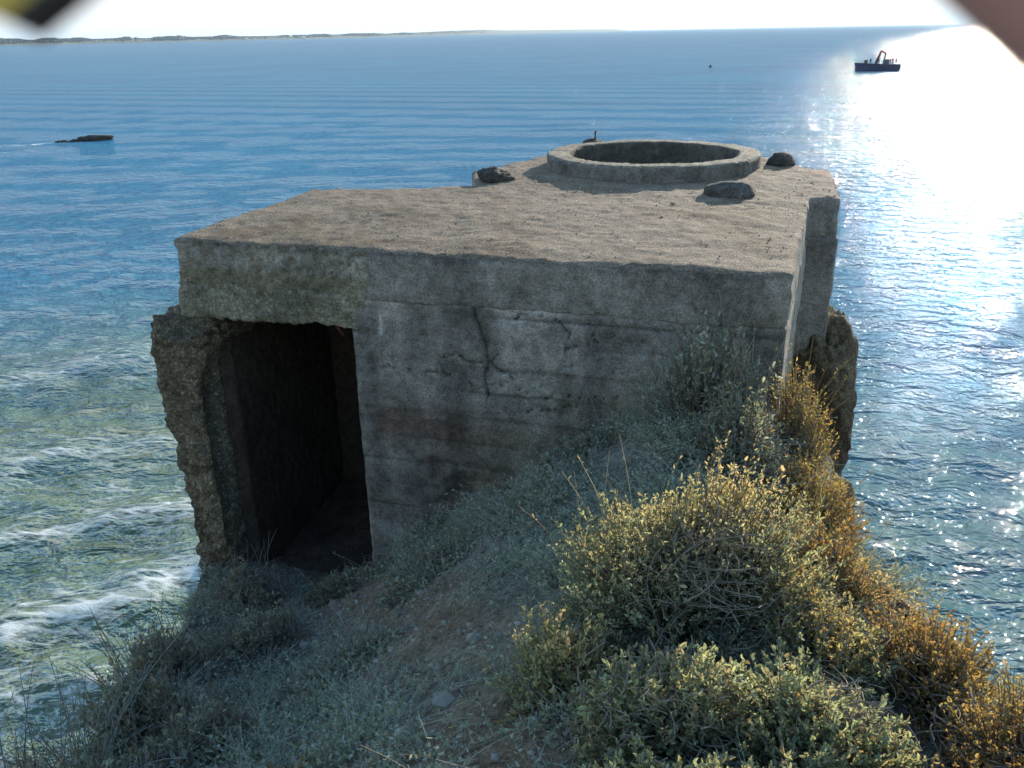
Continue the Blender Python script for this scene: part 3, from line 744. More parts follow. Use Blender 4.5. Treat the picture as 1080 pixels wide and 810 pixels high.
# the big bush and its neighbours on the ridge
shrub('domed_shrub', 'biggest domed bush on the ridge, tan leafy rim round a hollow of bare grey twigs', .66, 2.72, .60, .50, .64, 'sage', 101, 2300, 22, .0145, .42, hollow=(.02, -.30, .24), bare=.06, toptint='straw', group=G1)
shrub('sage_shrub', 'small pale yellow-green sprig bush at the left tip of the big domed bush', .16, 2.35, .24, .22, .38, 'sage_pale', 102, 420, 20, .017, .42, group=G1, toptint='straw')
shrub('sage_shrub', 'grey-green bush low in the hollow right of the path below the big dome', .42, 1.98, .32, .28, .36, 'sage', 103, 800, 22, .0175, .42, group=G1, bare=.2)
shrub('sage_shrub', 'pale grey-green bush at the bottom edge beside the trodden path', .42, 1.55, .30, .24, .25, 'sage', 104, 640, 22, .019, .42, group=G1, toptint='sage_pale')
shrub('sage_shrub', 'broad sage green bush in the middle of the foreground, twiggy at its centre', .88, 1.92, .36, .32, .36, 'sage', 105, 950, 22, .0175, .42, group=G1, bare=.12, hollow=(.10, -.02, .10))
shrub('sage_shrub', 'leafy green bush at the bottom right between sage and orange shrubs', 1.08, 1.50, .28, .26, .28, 'sage', 106, 760, 22, .018, .42, group=G1, toptint='sage_pale')
shrub('rusty_shrub', 'orange-brown bush on the cliff edge at the lower right corner', 1.50, 1.84, .34, .34, .40, 'rust', 107, 800, 20, .012, .5, spire=.15, group=G1, bare=.25, toptint='gold')
shrub('rusty_shrub', 'wispy reddish bush reaching out over the water in the bottom right corner', 1.52, 1.56, .34, .30, .36, 'rust', 108, 620, 18, .012, .5, spire=.3, group=G1, bare=.35)
shrub('rusty_shrub', 'golden orange bush beside the rusty pipe end', 1.42, 2.32, .32, .32, .32, 'gold', 109, 850, 20, .012, .5, spire=.12, group=G1, bare=.15, toptint='rust')
shrub('rusty_shrub', 'tan bush tinged russet on the ridge just right of the big domed bush', 1.30, 2.95, .30, .34, .36, 'straw', 110, 850, 20, .013, .5, spire=.1, group=G1, bare=.15, toptint='rust')
shrub('rusty_shrub', 'bright orange bush close under the bunker right corner', 1.52, 3.75, .26, .36, .34, 'rust', 111, 700, 18, .013, .5, spire=.15, group=G1, bare=.12, toptint='gold')
shrub('sage_shrub', 'olive green bush between the big dome and the golden bush', 1.06, 2.35, .30, .28, .36, 'sage', 112, 850, 22, .016, .42, group=G1, bare=.15, toptint='gold')
shrub('rusty_shrub', 'yellow spiky bush climbing the bunker right corner edge', 1.66, 4.42, .20, .26, .46, 'gold', 113, 300, 16, .014, .4, spire=.5, group=G1, bare=.1)
# at the wall
shrub('grey_shrub', 'grey twiggy shrub against the wall in the shade left of the right corner', 1.10, 4.42, .40, .28, .42, 'grey', 121, 420, 14, .022, .4, spire=.6, group=G3, bare=.3, stalks=40)
shrub('grey_shrub', 'brownish dry shrub in shade just behind the big domed bush', 1.18, 3.95, .30, .26, .36, 'grey', 122, 360, 12, .02, .4, spire=.4, group=G3, bare=.4, toptint='dark')
shrub('grey_shrub', 'low grey cushion plant halfway along the wall foot', .42, 4.78, .42, .26, .18, 'grey', 123, 360, 14, .022, .4, group=G3, bare=.2)
shrub('grey_shrub', 'small dark tuft at the wall foot near the doorway jamb', -.62, 5.12, .24, .20, .20, 'dark', 124, 240, 12, .022, .4, group=G3, bare=.2)
# left slope
LS = [(-1.15, 5.25, .42, .26, .20, 'dark', 'low dark plants across the threshold of the doorway', 10),
      (-2.05, 5.45, .32, .30, .34, 'grey', 'grey bush against the foot of the broken left wall', 25),
      (-1.75, 4.55, .40, .38, .36, 'grey', 'grey stalky bush below the doorway on the slope', 40),
      (-2.20, 4.25, .34, .34, .40, 'dark', 'dark round-leaved bush standing out against the surf below the wall', 25),
      (-1.98, 3.35, .42, .40, .48, 'dark', 'dark bush on the left cliff edge in front of the breaking wave', 45),
      (-1.45, 2.95, .36, .34, .30, 'grey', 'grey twiggy bush low on the left in the shade', 40),
      (-1.88, 2.40, .38, .36, .42, 'grey', 'tall stalky bush at the lower left against the water', 60),
      (-1.35, 2.05, .36, .30, .26, 'grey', 'silvery bush right of the bottom left corner', 45),
      (-.85, 2.25, .30, .28, .18, 'grey', 'low grey-green cushion bush at the bottom left of the path', 20),
      (-.95, 3.55, .36, .30, .20, 'grey', 'low grey bush beside the path in the middle of the shaded slope', 25),
      (-1.72, 1.75, .40, .34, .42, 'grey', 'big silvery bush filling the very bottom left corner', 60),
      (-.55, 4.30, .34, .28, .20, 'grey', 'soft grey bush on the bank right of the doorway', 25)]
for i, (x, y, rx, ry, h, pal, lab, stk) in enumerate(LS):
    shrub('grey_shrub' if pal == 'grey' else 'dark_shrub', lab, x, y, rx, ry, h, pal, 140+i, 380, 14, .024, .45, group=G2, bare=.35, stalks=stk, toptint='grey')

# tall dry grass by the right corner of the wall
def tuft(label, x, y, r, h, n, pal, seed, group):
    rng = np.random.default_rng(seed)
    gz = float(ground_z([x], [y])[0][0])
    a = rng.uniform(0, 6.28, n); r0 = np.sqrt(rng.random(n))*r
    p0 = np.c_[np.cos(a)*r0, np.sin(a)*r0, np.zeros(n)]
    p0[:, 2] = np.clip(ground_z(p0[:, 0]+x, p0[:, 1]+y)[0]-gz, -.5, .5)-.02
    hh = h*rng.uniform(.45, 1.1, n); le = rng.normal(0, .3, (n, 2))*hh[:, None]
    s = np.linspace(0, 1, 6)[None, :, None]
    P = p0[:, None]+s*np.c_[le*.35, hh][:, None]+s**2*np.c_[le*.65, -.1*hh][:, None]
    V, F = tubes(P, np.linspace(.0030, .0010, 6)[None]*np.ones((n, 1)), 3)
    # small dry leaves and seed heads along the stems
    m_ = n*5; own = rng.integers(0, n, m_); q = rng.uniform(.25, 1, m_)*5; i0 = np.clip(q.astype(int), 0, 4); fr = (q-i0)[:, None]
    pos = P[own, i0]*(1-fr)+P[own, i0+1]*fr
    VL, FL_ = leaf_geo(pos, rng.normal(0, .6, (m_, 3))+np.array([0, 0, .8]), rng, rng.uniform(.012, .03, m_), rng.uniform(.004, .008, m_))
    pa = np.array(PAL[pal])
    tn = np.r_[pa[rng.integers(0, len(pa), n)].repeat(18, 0), pa[rng.integers(0, len(pa), m_)].repeat(6, 0)]
    o = obj('dry_grass', mesh_np('dry_grass', np.r_[V, VL], [F, FL_+len(V)], False, tn), M['dry'], label=label, category='grass tuft', group=group)
    o.location = (x, y, gz)
tuft('golden dry grass tuft standing at the bunker right corner', 1.70, 4.58, .10, .70, 42, 'gold', 201, G3)
tuft('shaded dry grass stems against the front wall near its right end', 1.22, 4.68, .28, .50, 60, 'grey', 202, G3)
tuft('sparse tall stems on the bank in front of the wall', .80, 4.72, .26, .42, 60, 'grey', 203, G3)
tuft('orange grass tuft on the ridge between domed bush and bunker corner', 1.45, 3.45, .20, .40, 70, 'gold', 204, G3)
tuft('pale dry stalk clump poking up behind the top of the domed bush', .42, 3.0, .14, .62, 40, 'straw', 205, G3)
tuft('thin dry stalks at the cliff edge on the far lower left', -2.0, 2.85, .32, .62, 80, 'grey', 206, G2)

# ground cover over the slope: short blades, twigs and tiny leaves, thin on the path
def cover(n, seed):
    rng = np.random.default_rng(seed)
    x = rng.uniform(-2.7, 2.1, n*2); y = rng.uniform(.7, 5.9, n*2)
    u, b = uv_of(np.c_[x, y])
    z, d = ground_z(x, y)
    pth = np.exp(-((x-np.interp(y, [-2, 1.5, 3, 4.2, 5.2], [0, -.05, -.25, -.75, -1.3]))/(.40+.14*sstep(3, 1.5, y)))**2)
    dens = np.clip(.50+1.7*fbm(np.c_[x, y, x*0], 3.2, 3, 211), .03, 1)*(1-.96*pth)
    k = (b < -.02) & (d < 1.3) & (rng.random(len(x)) < dens)
    x, y, z = x[k][:n], y[k][:n], z[k][:n]; n = len(x)
    p0 = np.c_[x, y, z-.005]
    hh = rng.uniform(.025, .13, n)*(1+.9*vnoise(np.c_[x*4.5, y*4.5, x*0], 5)); le = rng.normal(0, .9, (n, 2))*hh[:, None]
    s = np.linspace(0, 1, 4)[None, :, None]
    P = p0[:, None]+s*np.c_[le*.5, hh][:, None]+s**2*np.c_[le*.5, -.3*hh][:, None]
    V, F = tubes(P, np.linspace(.0019, .0008, 4)[None]*np.ones((n, 1)), 3)
    m_ = n*6; own = rng.integers(0, n, m_); q = rng.uniform(.2, 1, m_)*3; i0 = np.clip(q.astype(int), 0, 2); fr = (q-i0)[:, None]
    pos = P[own, i0]*(1-fr)+P[own, i0+1]*fr
    VL, FL_ = leaf_geo(pos, rng.normal(0, .7, (m_, 3))+np.array([0, 0, .4]), rng, rng.uniform(.008, .026, m_), rng.uniform(.005, .013, m_))
    pa = 1.2*np.array(PAL['grey']+PAL['grey']+PAL['dark'][:2]+PAL['sage'][:3]+[(.26, .22, .16), (.32, .28, .21)])
    tn = np.r_[pa[rng.integers(0, len(pa), n)].repeat(12, 0), pa[rng.integers(0, len(pa), m_)].repeat(6, 0)]
    obj('ground_cover', mesh_np('ground_cover', np.r_[V, VL], [F, FL_+len(V)], False, tn), M['dry'], kind='stuff', label='short grey-green herbs, dry twigs and litter covering the slope')
cover(62000, 212)

def slope_stones(n, seed):
    rng = np.random.default_rng(seed)
    x = rng.uniform(-2.4, 2.0, n*2); y = rng.uniform(.8, 5.8, n*2); u, b = uv_of(np.c_[x, y]); z, d = ground_z(x, y)
    dens = np.clip(.3+1.6*fbm(np.c_[x, y, x*0], 1.7, 3, 231), .02, 1)
    k = (b < -.03) & (d < 1.2) & (rng.random(2*n) < dens); x, y, z = x[k], y[k], z[k]; n = len(x)
    bm = bmesh.new(); bmesh.ops.create_icosphere(bm, subdivisions=1, radius=1); bv = np.array([v.co[:] for v in bm.verts]); bf = np.array([[v.index for v in f.verts] for f in bm.faces]); bm.free()
    sz = np.exp(rng.normal(math.log(.007), .65, n)).clip(.0025, .05)
    V = bv[None]*sz[:, None, None]*rng.uniform(.7, 1.25, (n, len(bv), 1))*rng.uniform(.6, 1.3, (n, 1, 3))*np.array([1.2, 1.2, .75])
    V += np.c_[x, y, z+.1*sz][:, None]; F = (np.arange(n)[:, None, None]*len(bv)+bf[None]).reshape(-1, 3)
    c_ = np.array([(.30, .26, .21), (.36, .32, .27), (.22, .19, .16), (.42, .39, .34)])[rng.integers(0, 4, n)]*rng.uniform(.7, 1.2, (n, 1))
    obj('pebbles', mesh_np('pebbles', V.reshape(-1, 3), F, False, c_.repeat(len(bv), 0)), M['dry'], kind='stuff', label='loose stones and clods of earth scattered over the slope')
slope_stones(5200, 233)

# rusty pipe end poking out of the bank on the right
pp = thing('rusty_pipe', 'short rusty pipe end poking out of the bank over the water', 'pipe', (1.64, 2.76, 7.74))
n_ = 28; a = np.arange(n_)*2*math.pi/n_
prof = [(-.30, .075), (.0, .075), (.012, .083), (.025, .083), (.025, .064), (-.28, .064)]
V = np.concatenate([np.c_[np.full(n_, px), pr*np.cos(a), pr*np.sin(a)*1.06] for px, pr in prof])
V += .004*fbm(V, 14, 3, 221)[:, None]
i = np.arange(len(prof)*n_).reshape(len(prof), n_); j = np.roll(i, -1, 1)
F = np.stack([i[:-1], j[:-1], j[1:], i[1:]], -1).reshape(-1, 4)
pipe_o = obj('pipe_wall', mesh_np('pipe_wall', V, F, True), M['rust'], pp)
pp.rotation_euler = (0, R(12), R(-62)); pp.scale = (.72, .72, .72)

# ------------------------------------------------------------------ workboat
def build_boat():
    B = thing('workboat', 'dark blue workboat with an A-frame and people standing on deck, far out on the sea', 'boat', (87.0, 213.0, 0))
    B.rotation_euler = (0, 0, R(-14)); B.location.z = -.1
    hullm = simple('boat_hull_paint', (.012, .022, .07), .45, 0, .3, 3); deckm = simple('boat_deck', (.06, .06, .065), .7, 0, .3, 4)
    tyre = simple('black_rubber', (.012, .012, .012), .8); cab = simple('cabin_paint', (.03, .05, .09), .5)
    # hull: sections along the length, bow to -x
    xs = np.linspace(-4.8, 4.8, 25); ns = 9; V = []
    for x in xs:
        t = (x+4.8)/9.6
        w = 1.55*min(1, (t/.30)**.55 if t < .30 else 1)*(1-.12*max(0, (t-.8)/.2)); w = max(w, .06)
        top = 1.85-.45*t+.6*max(0, .22-t); keel = -.5+.55*max(0, .18-t)/.18
        for k in range(ns):
            s = k/(ns-1)*2-1
            yy = w*math.copysign(abs(s)**.6, s); zz = keel+(top-keel)*abs(s)**2.2
            V.append((x-(.25*(1-t) if abs(s) > .9 else 0), yy, zz))
    i = np.arange(25*ns).reshape(25, ns)
    F = np.stack([i[:-1, :-1], i[1:, :-1], i[1:, 1:], i[:-1, 1:]], -1).reshape(-1, 4)
    cap = [list(i[-1]), list(i[0][::-1])]
    me = bpy.data.meshes.new('hull'); me.from_pydata([tuple(q) for q in V], [], [tuple(map(int, f)) for f in F]+[tuple(map(int, c)) for c in cap]); me.update()
    obj('hull', me, hullm, B)
    dv = np.array([(x, s*max(.05, 1.45*min(1, (((x+4.8)/9.6)/.30)**.55)), 1.02) for x in np.linspace(-4.4, 4.75, 20) for s in (-1, 1)])
    dv[:, 2] = 1.3
    k = np.arange(20)*2; F = np.stack([k[:-1], k[1:], k[1:]+1, k[:-1]+1], -1)
    obj('deck', mesh_np('deck', dv, F), deckm, B)
    for s in (-1, 1):
        V, F = tube1([(x, s*(1.50*min(1, (max(.02, (x+4.8)/9.6)/.30)**.55)+.05), 1.86-.45*(x+4.8)/9.6) for x in np.linspace(-4.7, 4.7, 16)], .11, 8)
        obj('fender', mesh_np('fender', V, F, True), tyre, B)
    # wheelhouse console
    bm = box_bm(1.2, 2.5, -.6, .6, 1.2, 2.7); bmesh.ops.bevel(bm, geom=bm.edges[:], offset=.08, segments=2, affect='EDGES')
    w = obj('console', bm_mesh('console', bm), cab, B)
    bm = box_bm(1.17, 1.21, -.45, .45, 2.0, 2.55); obj('windscreen', bm_mesh('windscreen', bm), simple('dark_glass', (.02, .03, .04), .1, 0, .1), w)
    V, F = tube1([(-.45, -.9, 1.0), (-.1, -.75, 2.6), (.55, -.45, 4.55)], .17); obj('mast_leg', mesh_np('mast_leg', V, F, True), tyre, B)
    V, F = tube1([(-.45, .9, 1.0), (-.1, .75, 2.6), (.55, .45, 4.55)], .17); obj('mast_leg', mesh_np('mast_leg', V, F, True), tyre, B)
    V, F = tube1([(.5, -.5, 4.5), (.6, 0, 4.6), (.5, .5, 4.5)], .11); obj('cross_beam', mesh_np('cross_beam', V, F, True), tyre, B)
    V, F = tube1([(.55, 0, 4.55), (1.0, 0, 4.3), (1.55, 0, 4.0), (1.5, 0, 3.2), (1.35, 0, 2.3)], [.16, .16, .18, .14, .12]); obj('davit', mesh_np('davit', V, F, True), tyre, B)
    for x in (4.2,):
        bm = box_bm(4.35, 5.1, -.4, .4, .35, 1.75); bmesh.ops.bevel(bm, geom=bm.edges[:], offset=.15, segments=3, affect='EDGES')
        obj('outboard_motor', bm_mesh('outboard_motor', bm, True), tyre, B)
    bm = box_bm(-2.9, -2.2, -.45, .45, 1.2, 2.6); bmesh.ops.bevel(bm, geom=bm.edges[:], offset=.08, segments=2, affect='EDGES')
    obj('locker', bm_mesh('locker', bm), simple('green_locker', (.03, .06, .035), .6), B)
    Mx = Matrix.Translation(B.location) @ B.rotation_euler.to_matrix().to_4x4()
    return Mx
BM = build_boat()
def person(label, loc, rz, top, seed, sit=False):
    """one continuous skinned body with clothing colour by height"""
    rng = random.Random(seed); a = rng.uniform(-.2, .3)
    vs = {'pelvis': (0, 0, .95, .15), 'waist': (0, 0, 1.1, .14), 'chest': (0, 0, 1.34, .17), 'neck': (0, 0, 1.5, .07), 'head0': (.01, 0, 1.58, .085), 'head': (.02, 0, 1.66, .105), 'head2': (.02, 0, 1.74, .08)}
    E = [('pelvis', 'waist'), ('waist', 'chest'), ('chest', 'neck'), ('neck', 'head0'), ('head0', 'head'), ('head', 'head2')]
    for s, n in ((-1, 'l'), (1, 'r')):
        vs['sh'+n] = (0, .19*s, 1.42, .075); vs['el'+n] = (.05+a*s*.5, .26*s, 1.15, .05); vs['wr'+n] = (.22+a*.4, .2*s, .98, .04); vs['hd'+n] = (.29+a*.4, .18*s, .96, .045)
        vs['hp'+n] = (0, .09*s, .88, .105); vs['kn'+n] = (.04*s, .11*s, .5, .07); vs['an'+n] = (-.02+.03*s, .12*s, .09, .05); vs['to'+n] = (.14+.03*s, .13*s, .05, .045)
        E += [('chest', 'sh'+n), ('sh'+n, 'el'+n), ('el'+n, 'wr'+n), ('wr'+n, 'hd'+n), ('pelvis', 'hp'+n), ('hp'+n, 'kn'+n), ('kn'+n, 'an'+n), ('an'+n, 'to'+n)]
    ks = list(vs); me = bpy.data.meshes.new('body'); me.from_pydata([vs[k][:3] for k in ks], [(ks.index(p), ks.index(q)) for p, q in E], [])
    o = bpy.data.objects.new('tmp', me); COL.objects.link(o)
    o.modifiers.new('s', 'SKIN')
    for k, sv in zip(ks, me.skin_vertices[0].data): sv.radius = (vs[k][3],)*2; sv.use_root = (k == 'pelvis')
    sd = o.modifiers.new('d', 'SUBSURF'); sd.levels = 1
    dg = bpy.context.evaluated_depsgraph_get(); out_ = bpy.data.meshes.new_from_object(o.evaluated_get(dg)); bpy.data.objects.remove(o)
    z = co(out_)[:, 2]; x_ = co(out_)
    col = np.where((z > 1.5)[:, None], (.25, .15, .11), np.where((z > .93)[:, None], top, (.02, .02, .03)))
    hnd = (np.abs(x_[:, 1]) > .12) & (x_[:, 0] > .24) & (z > .8) & (z < 1.1); col[hnd] = (.25, .15, .11); col[(z > 1.72)] = (.03, .02, .015)
    set_attr(out_, 'tint', col); out_.polygons.foreach_set('use_smooth', np.ones(len(out_.polygons), bool))
    p = obj('person', out_, M_cloth, label=label, category='person', group='people on the workboat')
    p.matrix_world = BM @ Matrix.Translation(loc) @ Matrix.Rotation(rz, 4, 'Z')
m_, nt = mat('cloth'); at_ = nd(nt, 'ShaderNodeAttribute', attribute_name='tint'); p_ = nd(nt, 'ShaderNodeBsdfPrincipled'); lk(nt, at_.outputs['Color'], p_.inputs['Base Color']); p_.inputs['Roughness'].default_value = .85; out(nt, p_.outputs[0]); M_cloth = m_
person('person in dark clothes standing alone at the workboat bow beside the locker', (-1.6, -.3, 1.3), .3, (.03, .03, .05), 1)
person('person in dark clothes standing under the A-frame of the workboat', (.35, .3, 1.3), 2.6, (.05, .05, .06), 2)
person('person in navy clothes just behind the console of the workboat', (2.75, -.3, 1.3), 3.0, (.02, .03, .07), 3)
person('person standing in the middle of the group at the workboat stern', (3.4, .4, 1.3), 2.2, (.04, .035, .03), 4)
person('person standing last on the workboat, next to the outboard motor', (4.05, -.2, 1.3), 3.4, (.03, .03, .03), 5)
# mooring buoy further left
by = thing('buoy', 'tiny dark mooring buoy afloat left of the workboat', 'buoy', (56.8, 252.6, -.1))
bm = bmesh.new(); bmesh.ops.create_uvsphere(bm, u_segments=16, v_segments=10, radius=.55); obj('float', bm_mesh('float', bm, True), M['black_iron'], by)
V, F = tube1([(0, 0, .4), (0, 0, .95)], [.12, .08]); obj('post', mesh_np('post', V, F, True), M['black_iron'], by)

# ------------------------------------------------------------------ far coast
def bearing(px): return math.atan2((px-540)/900., 1.06)
def build_coast():
    pxs = np.linspace(-260, 665, 90)
    bx = np.array([bearing(p) for p in pxs]); dist = np.interp(pxs, [-260, 0, 330, 500, 665], [2100, 2300, 3000, 4200, 6500])
    hgt = np.interp(pxs, [-260, 0, 200, 330, 440, 520, 540, 660, 665], [9, 9, 8, 8, 10, 20, 17, 14, 6])
    prof = [(-40, -1.5), (0, 1.5), (25, .35), (120, .8), (350, 1.0), (700, .3)]
    V = []
    for b, d, h in zip(bx, dist, hgt):
        for (dd, hh) in prof:
            r = d+dd; z = -1.5 if hh < 0 else (1.5 if hh == 1.5 else 1.5+h*hh)
            V.append((r*math.sin(b), r*math.cos(b), z))
    V = np.array(V); k = len(prof); V[:, 2] += np.where(V[:, 2] > 2, 2.2*fbm(V, .006, 3, 301), 0)
    i = np.arange(90*k).reshape(90, k); F = np.stack([i[:-1, :-1], i[:-1, 1:], i[1:, 1:], i[1:, :-1]], -1).reshape(-1, 4)[:, ::-1]
    m = simple('far_land', (.07, .075, .05), .95, 0, .5, .01, .5)
    obj('coast', mesh_np('coast', V, F, True), m, kind='structure')
    # woods along the shore
    rng = np.random.default_rng(9); bm = bmesh.new(); bmesh.ops.create_icosphere(bm, subdivisions=2, radius=1)
    bv = np.array([v.co[:] for v in bm.verts]); bf = np.array([[v.index for v in f.verts] for f in bm.faces]); bm.free()
    n = 6500; p = rng.uniform(-255, 520, n); b = np.array([bearing(q) for q in p]); d = np.interp(p, pxs, dist)+rng.uniform(15, 330, n)
    s = rng.uniform(1.4, 4.2, n)*(1+.7*vnoise(np.c_[p*.06, p*0, p*0], 12)); s = np.clip(s, 1.5, 8)*np.interp(p, [300, 520], [.75, .25])
    keep = vnoise(np.c_[p*.11, p*0, p*0], 15) > -.8; p, b, d, s = p[keep], b[keep], d[keep], s[keep]; n = len(p)
    cz = 2+np.interp(p, pxs, hgt)*np.interp(d-np.interp(p, pxs, dist), [25, 120, 350], [.35, .8, 1.0])
    V = bv[None]*s[:, None, None]*np.array([1.3, 1.3, 1])*(1+.3*rng.normal(0, .6, (n, len(bv), 1)).clip(-1, 1))
    V += np.c_[d*np.sin(b), d*np.cos(b), cz+s*.4][:, None]
    F = (np.arange(n)[:, None, None]*len(bv)+bf[None]).reshape(-1, 3)
    g = rng.uniform(.7, 1.3, n).repeat(len(bv))[:, None]
    obj('woods', mesh_np('woods', V.reshape(-1, 3), F, False, g*np.array([(.03, .045, .035)])), M['leaf'], kind='stuff', label='dark far-off woods along the low coast')
    wht = simple('white_render', (.75, .73, .7), .8, 0, .08, 1); tile = simple('slate_roof', (.09, .085, .09), .8, 0, .2, 1)
    for px, sc, lab in ((272, 1.0, 'left white house on the far shore among dark trees'), (281, .8, 'smaller white house just right of the left one on the far shore'), (331, 1.3, 'larger white house further right on the far shore')):
        b = bearing(px); d = float(np.interp(px, pxs, dist))+12
        h = thing('house', lab, 'house', (d*math.sin(b), d*math.cos(b), 2.2), 'white houses on the far shore'); h.rotation_euler = (0, 0, -b)
        w_, l_, e_ = 9*sc, 7*sc, 5*sc
        obj('wall', bm_mesh('wall', box_bm(-w_/2, w_/2, -l_/2, l_/2, -1, e_)), wht, h)
        rv = [(-w_/2-.4, -l_/2-.4, e_-.1), (w_/2+.4, -l_/2-.4, e_-.1), (w_/2+.4, l_/2+.4, e_-.1), (-w_/2-.4, l_/2+.4, e_-.1), (-w_/2-.4, 0, e_+2.4*sc), (w_/2+.4, 0, e_+2.4*sc)]
        me = bpy.data.meshes.new('roof'); me.from_pydata(rv, [], [(0, 1, 5, 4), (2, 3, 4, 5), (0, 4, 3), (1, 2, 5), (3, 2, 1, 0)]); obj('roof', me, tile, h)
build_coast()

# ------------------------------------------------------------------ camera, light, sky
P_ = math.atan((405-33.5)/900.); RL = R(1.05); c, s = math.cos(RL), math.sin(RL)
X = Vector((c, -s*math.sin(P_), -s*math.cos(P_))); Y = Vector((s, c*math.sin(P_), c*math.cos(P_))); Zv = Vector((0, -math.cos(P_), math.sin(P_)))
cam = bpy.data.cameras.new('Camera'); cam.lens = 30; cam.sensor_width = 36; cam.clip_start = .004; cam.clip_end = 60000
camo = bpy.data.objects.new('Camera', cam); COL.objects.link(camo)
Mc = Matrix((X, Y, Zv)).transposed().to_4x4(); Mc.translation = (0, 0, CAMZ); camo.matrix_world = Mc
S.camera = camo
cam.dof.use_dof = True; cam.dof.focus_distance = 7; cam.dof.aperture_fstop = 19
def CW(p): return Mc @ Vector((p[0], p[1], -p[2]))
def hand():
    # the photographer's right hand beside the lens; only the edge of the index finger reaches the view
    vs = {'wrist': (.125, -.078, -.03, .027), 'palm': (.107, -.048, .0, .031), 'fore': (.17, -.16, -.12, .033), 'elbow': (.23, -.27, -.25, .042),
          'k1': (.094, -.022, .028, .013), 'i2': (.0620, .0018, .047, .0096), 'i3': (.0367, .0213, .046, .0089), 'i4': (.0175, .0358, .044, .0075),
          'k2': (.101, -.037, .027, .0135), 'm2': (.082, -.050, .051, .0100), 'm3': (.062, -.053, .046, .0090), 'm4': (.050, -.050, .031, .0076),
          'k3': (.106, -.052, .021, .0125), 'r2': (.090, -.069, .045, .0094), 'r3': (.071, -.071, .040, .0086), 'r4': (.058, -.067, .027, .0073),
          'k4': (.110, -.066, .012, .0110), 'p2': (.097, -.084, .031, .0084), 'p3': (.082, -.085, .031, .0077), 'p4': (.070, -.080, .022, .0065),
          't1': (.112, -.046, -.028, .0150), 't2': (.095, -.033, -.046, .0110), 't3': (.075, -.029, -.055, .0100), 't4': (.058, -.028, -.057, .0080)}
    E = [('wrist', 'palm'), ('wrist', 'fore'), ('fore', 'elbow')]+[('palm', k) for k in ('k1', 'k2', 'k3', 'k4', 't1')]
    for f in (('k1', 'i2', 'i3', 'i4'), ('k2', 'm2', 'm3', 'm4'), ('k3', 'r2', 'r3', 'r4'), ('k4', 'p2', 'p3', 'p4'), ('t1', 't2', 't3', 't4')): E += list(zip(f[:-1], f[1:]))
    ks = list(vs); me = bpy.data.meshes.new('hand'); me.from_pydata([CW(vs[k]) for k in ks], [(ks.index(p), ks.index(q)) for p, q in E], [])
    o = bpy.data.objects.new('tmp', me); COL.objects.link(o); o.modifiers.new('s', 'SKIN')
    for k, sv in zip(ks, me.skin_vertices[0].data): sv.radius = (vs[k][3],)*2; sv.use_root = (k == 'palm')
    sd = o.modifiers.new('d', 'SUBSURF'); sd.levels = 2
    dg = bpy.context.evaluated_depsgraph_get(); me2 = bpy.data.meshes.new_from_object(o.evaluated_get(dg)); bpy.data.objects.remove(o)
    me2.polygons.foreach_set('use_smooth', np.ones(len(me2.polygons), bool))
    m, nt = mat('skin'); tc = nd(nt, 'ShaderNodeTexCoord'); n = noise_node(nt, tc.outputs['Object'], 220, 4, .6)
    c_ = ramp(nt, n.outputs['Fac'], [(.3, (.44, .22, .20)), (.7, (.56, .31, .28))]).outputs[0]
    p = nd(nt, 'ShaderNodeBsdfPrincipled'); lk(nt, c_, p.inputs['Base Color']); p.inputs['Roughness'].default_value = .5
    lk(nt, bump(nt, n.outputs['Fac'], .3, .0006), p.inputs['Normal']); out(nt, p.outputs[0])
    h = obj('hand', me2, m, label='blurred edge of a finger intruding at the top right corner', category='hand')
    V, F = tube1([CW((.155, -.135, -.09)), CW((.175, -.17, -.13)), CW((.205, -.225, -.195)), CW((.24, -.29, -.27))], [.038, .043, .047, .052], 24)
    obj('sleeve', mesh_np('sleeve', V, F, True), simple('sleeve_cloth', (.03, .035, .05), .9), h)
hand()
def strap():
    # end of a woven carrying strap hanging down before the lens
    base = Vector((-.0235, .0172, 0)); ax = Vector((.80, .60, 0)); side = Vector((-.60, .80, 0))
    t = thing('camera_strap', 'blurred yellow and black strap end hanging into the top left corner', 'strap')
    def band(name, o0, o1, m, th, end):
        V = []
        for k in range(13):
            q = k/12; L = .045*q
            dep = .042-.02*q*q
            for (oo, dd) in ((o0, -th), (o1, -th), (o1, th), (o0, th)):
                p = base+ax*(L+end*(1-q)-.54*oo*(1-q))+side*oo; V.append(CW((p.x, p.y+.012*q*q, dep+dd)))
        i = np.arange(13*4).reshape(13, 4); j = np.roll(i, -1, 1)
        F = np.stack([i[:-1], j[:-1], j[1:], i[1:]], -1).reshape(-1, 4)
        F = np.r_[F, [i[0]], [i[-1][::-1]]]
        obj(name, mesh_np(name, np.array([v[:] for v in V]), F), m, t)
    band('webbing_edge', 0.0, .0010, simple('black_webbing', (.02, .016, .014), .8), .0008, 0)
    band('webbing', .00101, .0026, simple('yellow_webbing', (.62, .40, .07), .7, scale=600), .0007, 0)
    band('webbing_edge', .00261, .0040, simple('brown_webbing', (.22, .17, .12), .8), .0008, 0)
strap()


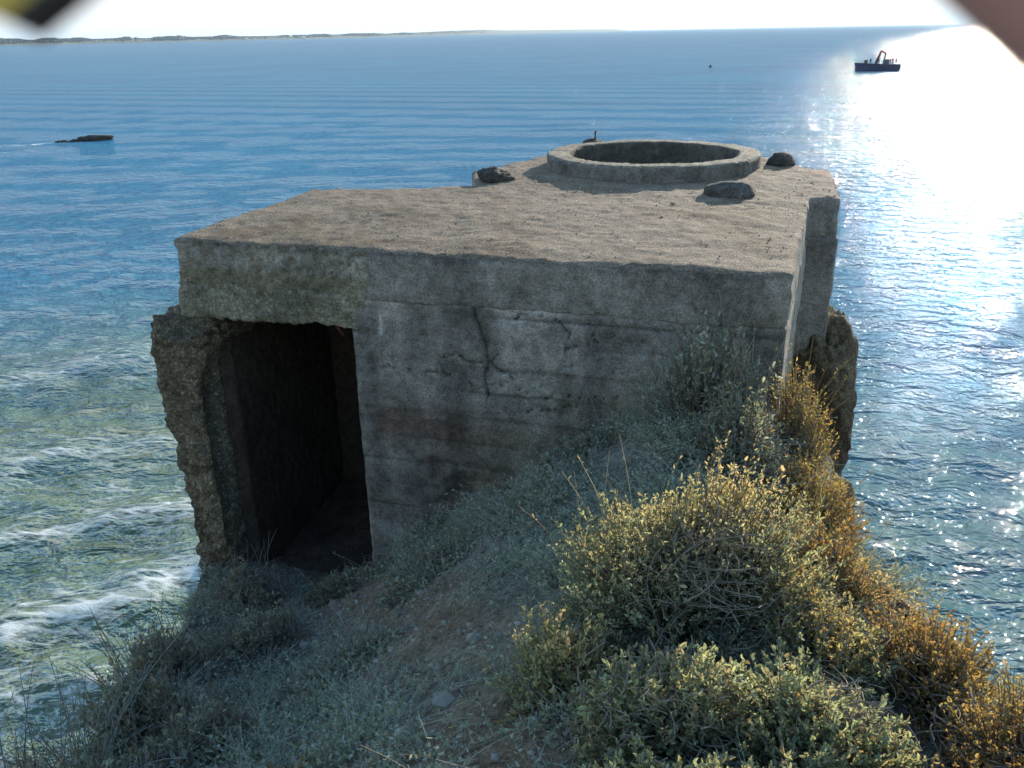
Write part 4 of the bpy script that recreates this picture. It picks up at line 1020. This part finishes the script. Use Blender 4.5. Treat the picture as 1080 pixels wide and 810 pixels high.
SUN_EL, SUN_AZ = R(14), R(29.2)          # azimuth clockwise from +Y
sd = Vector((math.sin(SUN_AZ)*math.cos(SUN_EL), math.cos(SUN_AZ)*math.cos(SUN_EL), math.sin(SUN_EL)))
sun = bpy.data.lights.new('Sun', 'SUN'); sun.energy = 2.6; sun.angle = R(.5); sun.color = (1, .89, .74)
so = bpy.data.objects.new('Sun', sun); COL.objects.link(so); so.rotation_euler = sd.to_track_quat('Z', 'Y').to_euler(); so.location = (20, 40, 30)
w = bpy.data.worlds.new('World'); S.world = w; w.use_nodes = True; nt = w.node_tree; nt.nodes.clear()
sky = nd(nt, 'ShaderNodeTexSky', sky_type='NISHITA'); sky.sun_disc = False; sky.sun_elevation = SUN_EL; sky.sun_rotation = SUN_AZ
sky.air_density = 1.0; sky.dust_density = 0.0; sky.ozone_density = 2.5
bg = nd(nt, 'ShaderNodeBackground'); bg.inputs['Strength'].default_value = .15; lk(nt, mixc(nt, sky.outputs[0], (2.2, 2.25, 2.3), 1., 'DARKEN'), bg.inputs[0])
wo = nd(nt, 'ShaderNodeOutputWorld'); lk(nt, bg.outputs[0], wo.inputs[0])
S.view_settings.view_transform = 'Standard'; S.view_settings.look = 'None'; S.view_settings.exposure = 1.85; S.view_settings.gamma = 1
S.render.engine = 'CYCLES'; S.cycles.use_denoising = True; S.cycles.max_bounces = 6; S.cycles.diffuse_bounces = 3; S.cycles.transparent_max_bounces = 6
S.cycles.sample_clamp_indirect = 6

# ------------------------------------------------------------------ sea air
bm = bmesh.new()
n_ = 48; a_ = [2*math.pi*i/n_ for i in range(n_)]
bm.free()
hz = prism_bm([(15500*math.cos(q), 15500*math.sin(q)) for q in a_], -8.0, 90.0)
m_, nt = mat('sea_haze'); pv = nd(nt, 'ShaderNodeVolumePrincipled'); pv.inputs['Density'].default_value = 8e-5; pv.inputs['Color'].default_value = (.62, .82, 1, 1); pv.inputs['Anisotropy'].default_value = .2
o_ = nd(nt, 'ShaderNodeOutputMaterial'); lk(nt, pv.outputs[0], o_.inputs['Volume'])
obj('haze', bm_mesh('haze', hz), m_, kind='stuff')
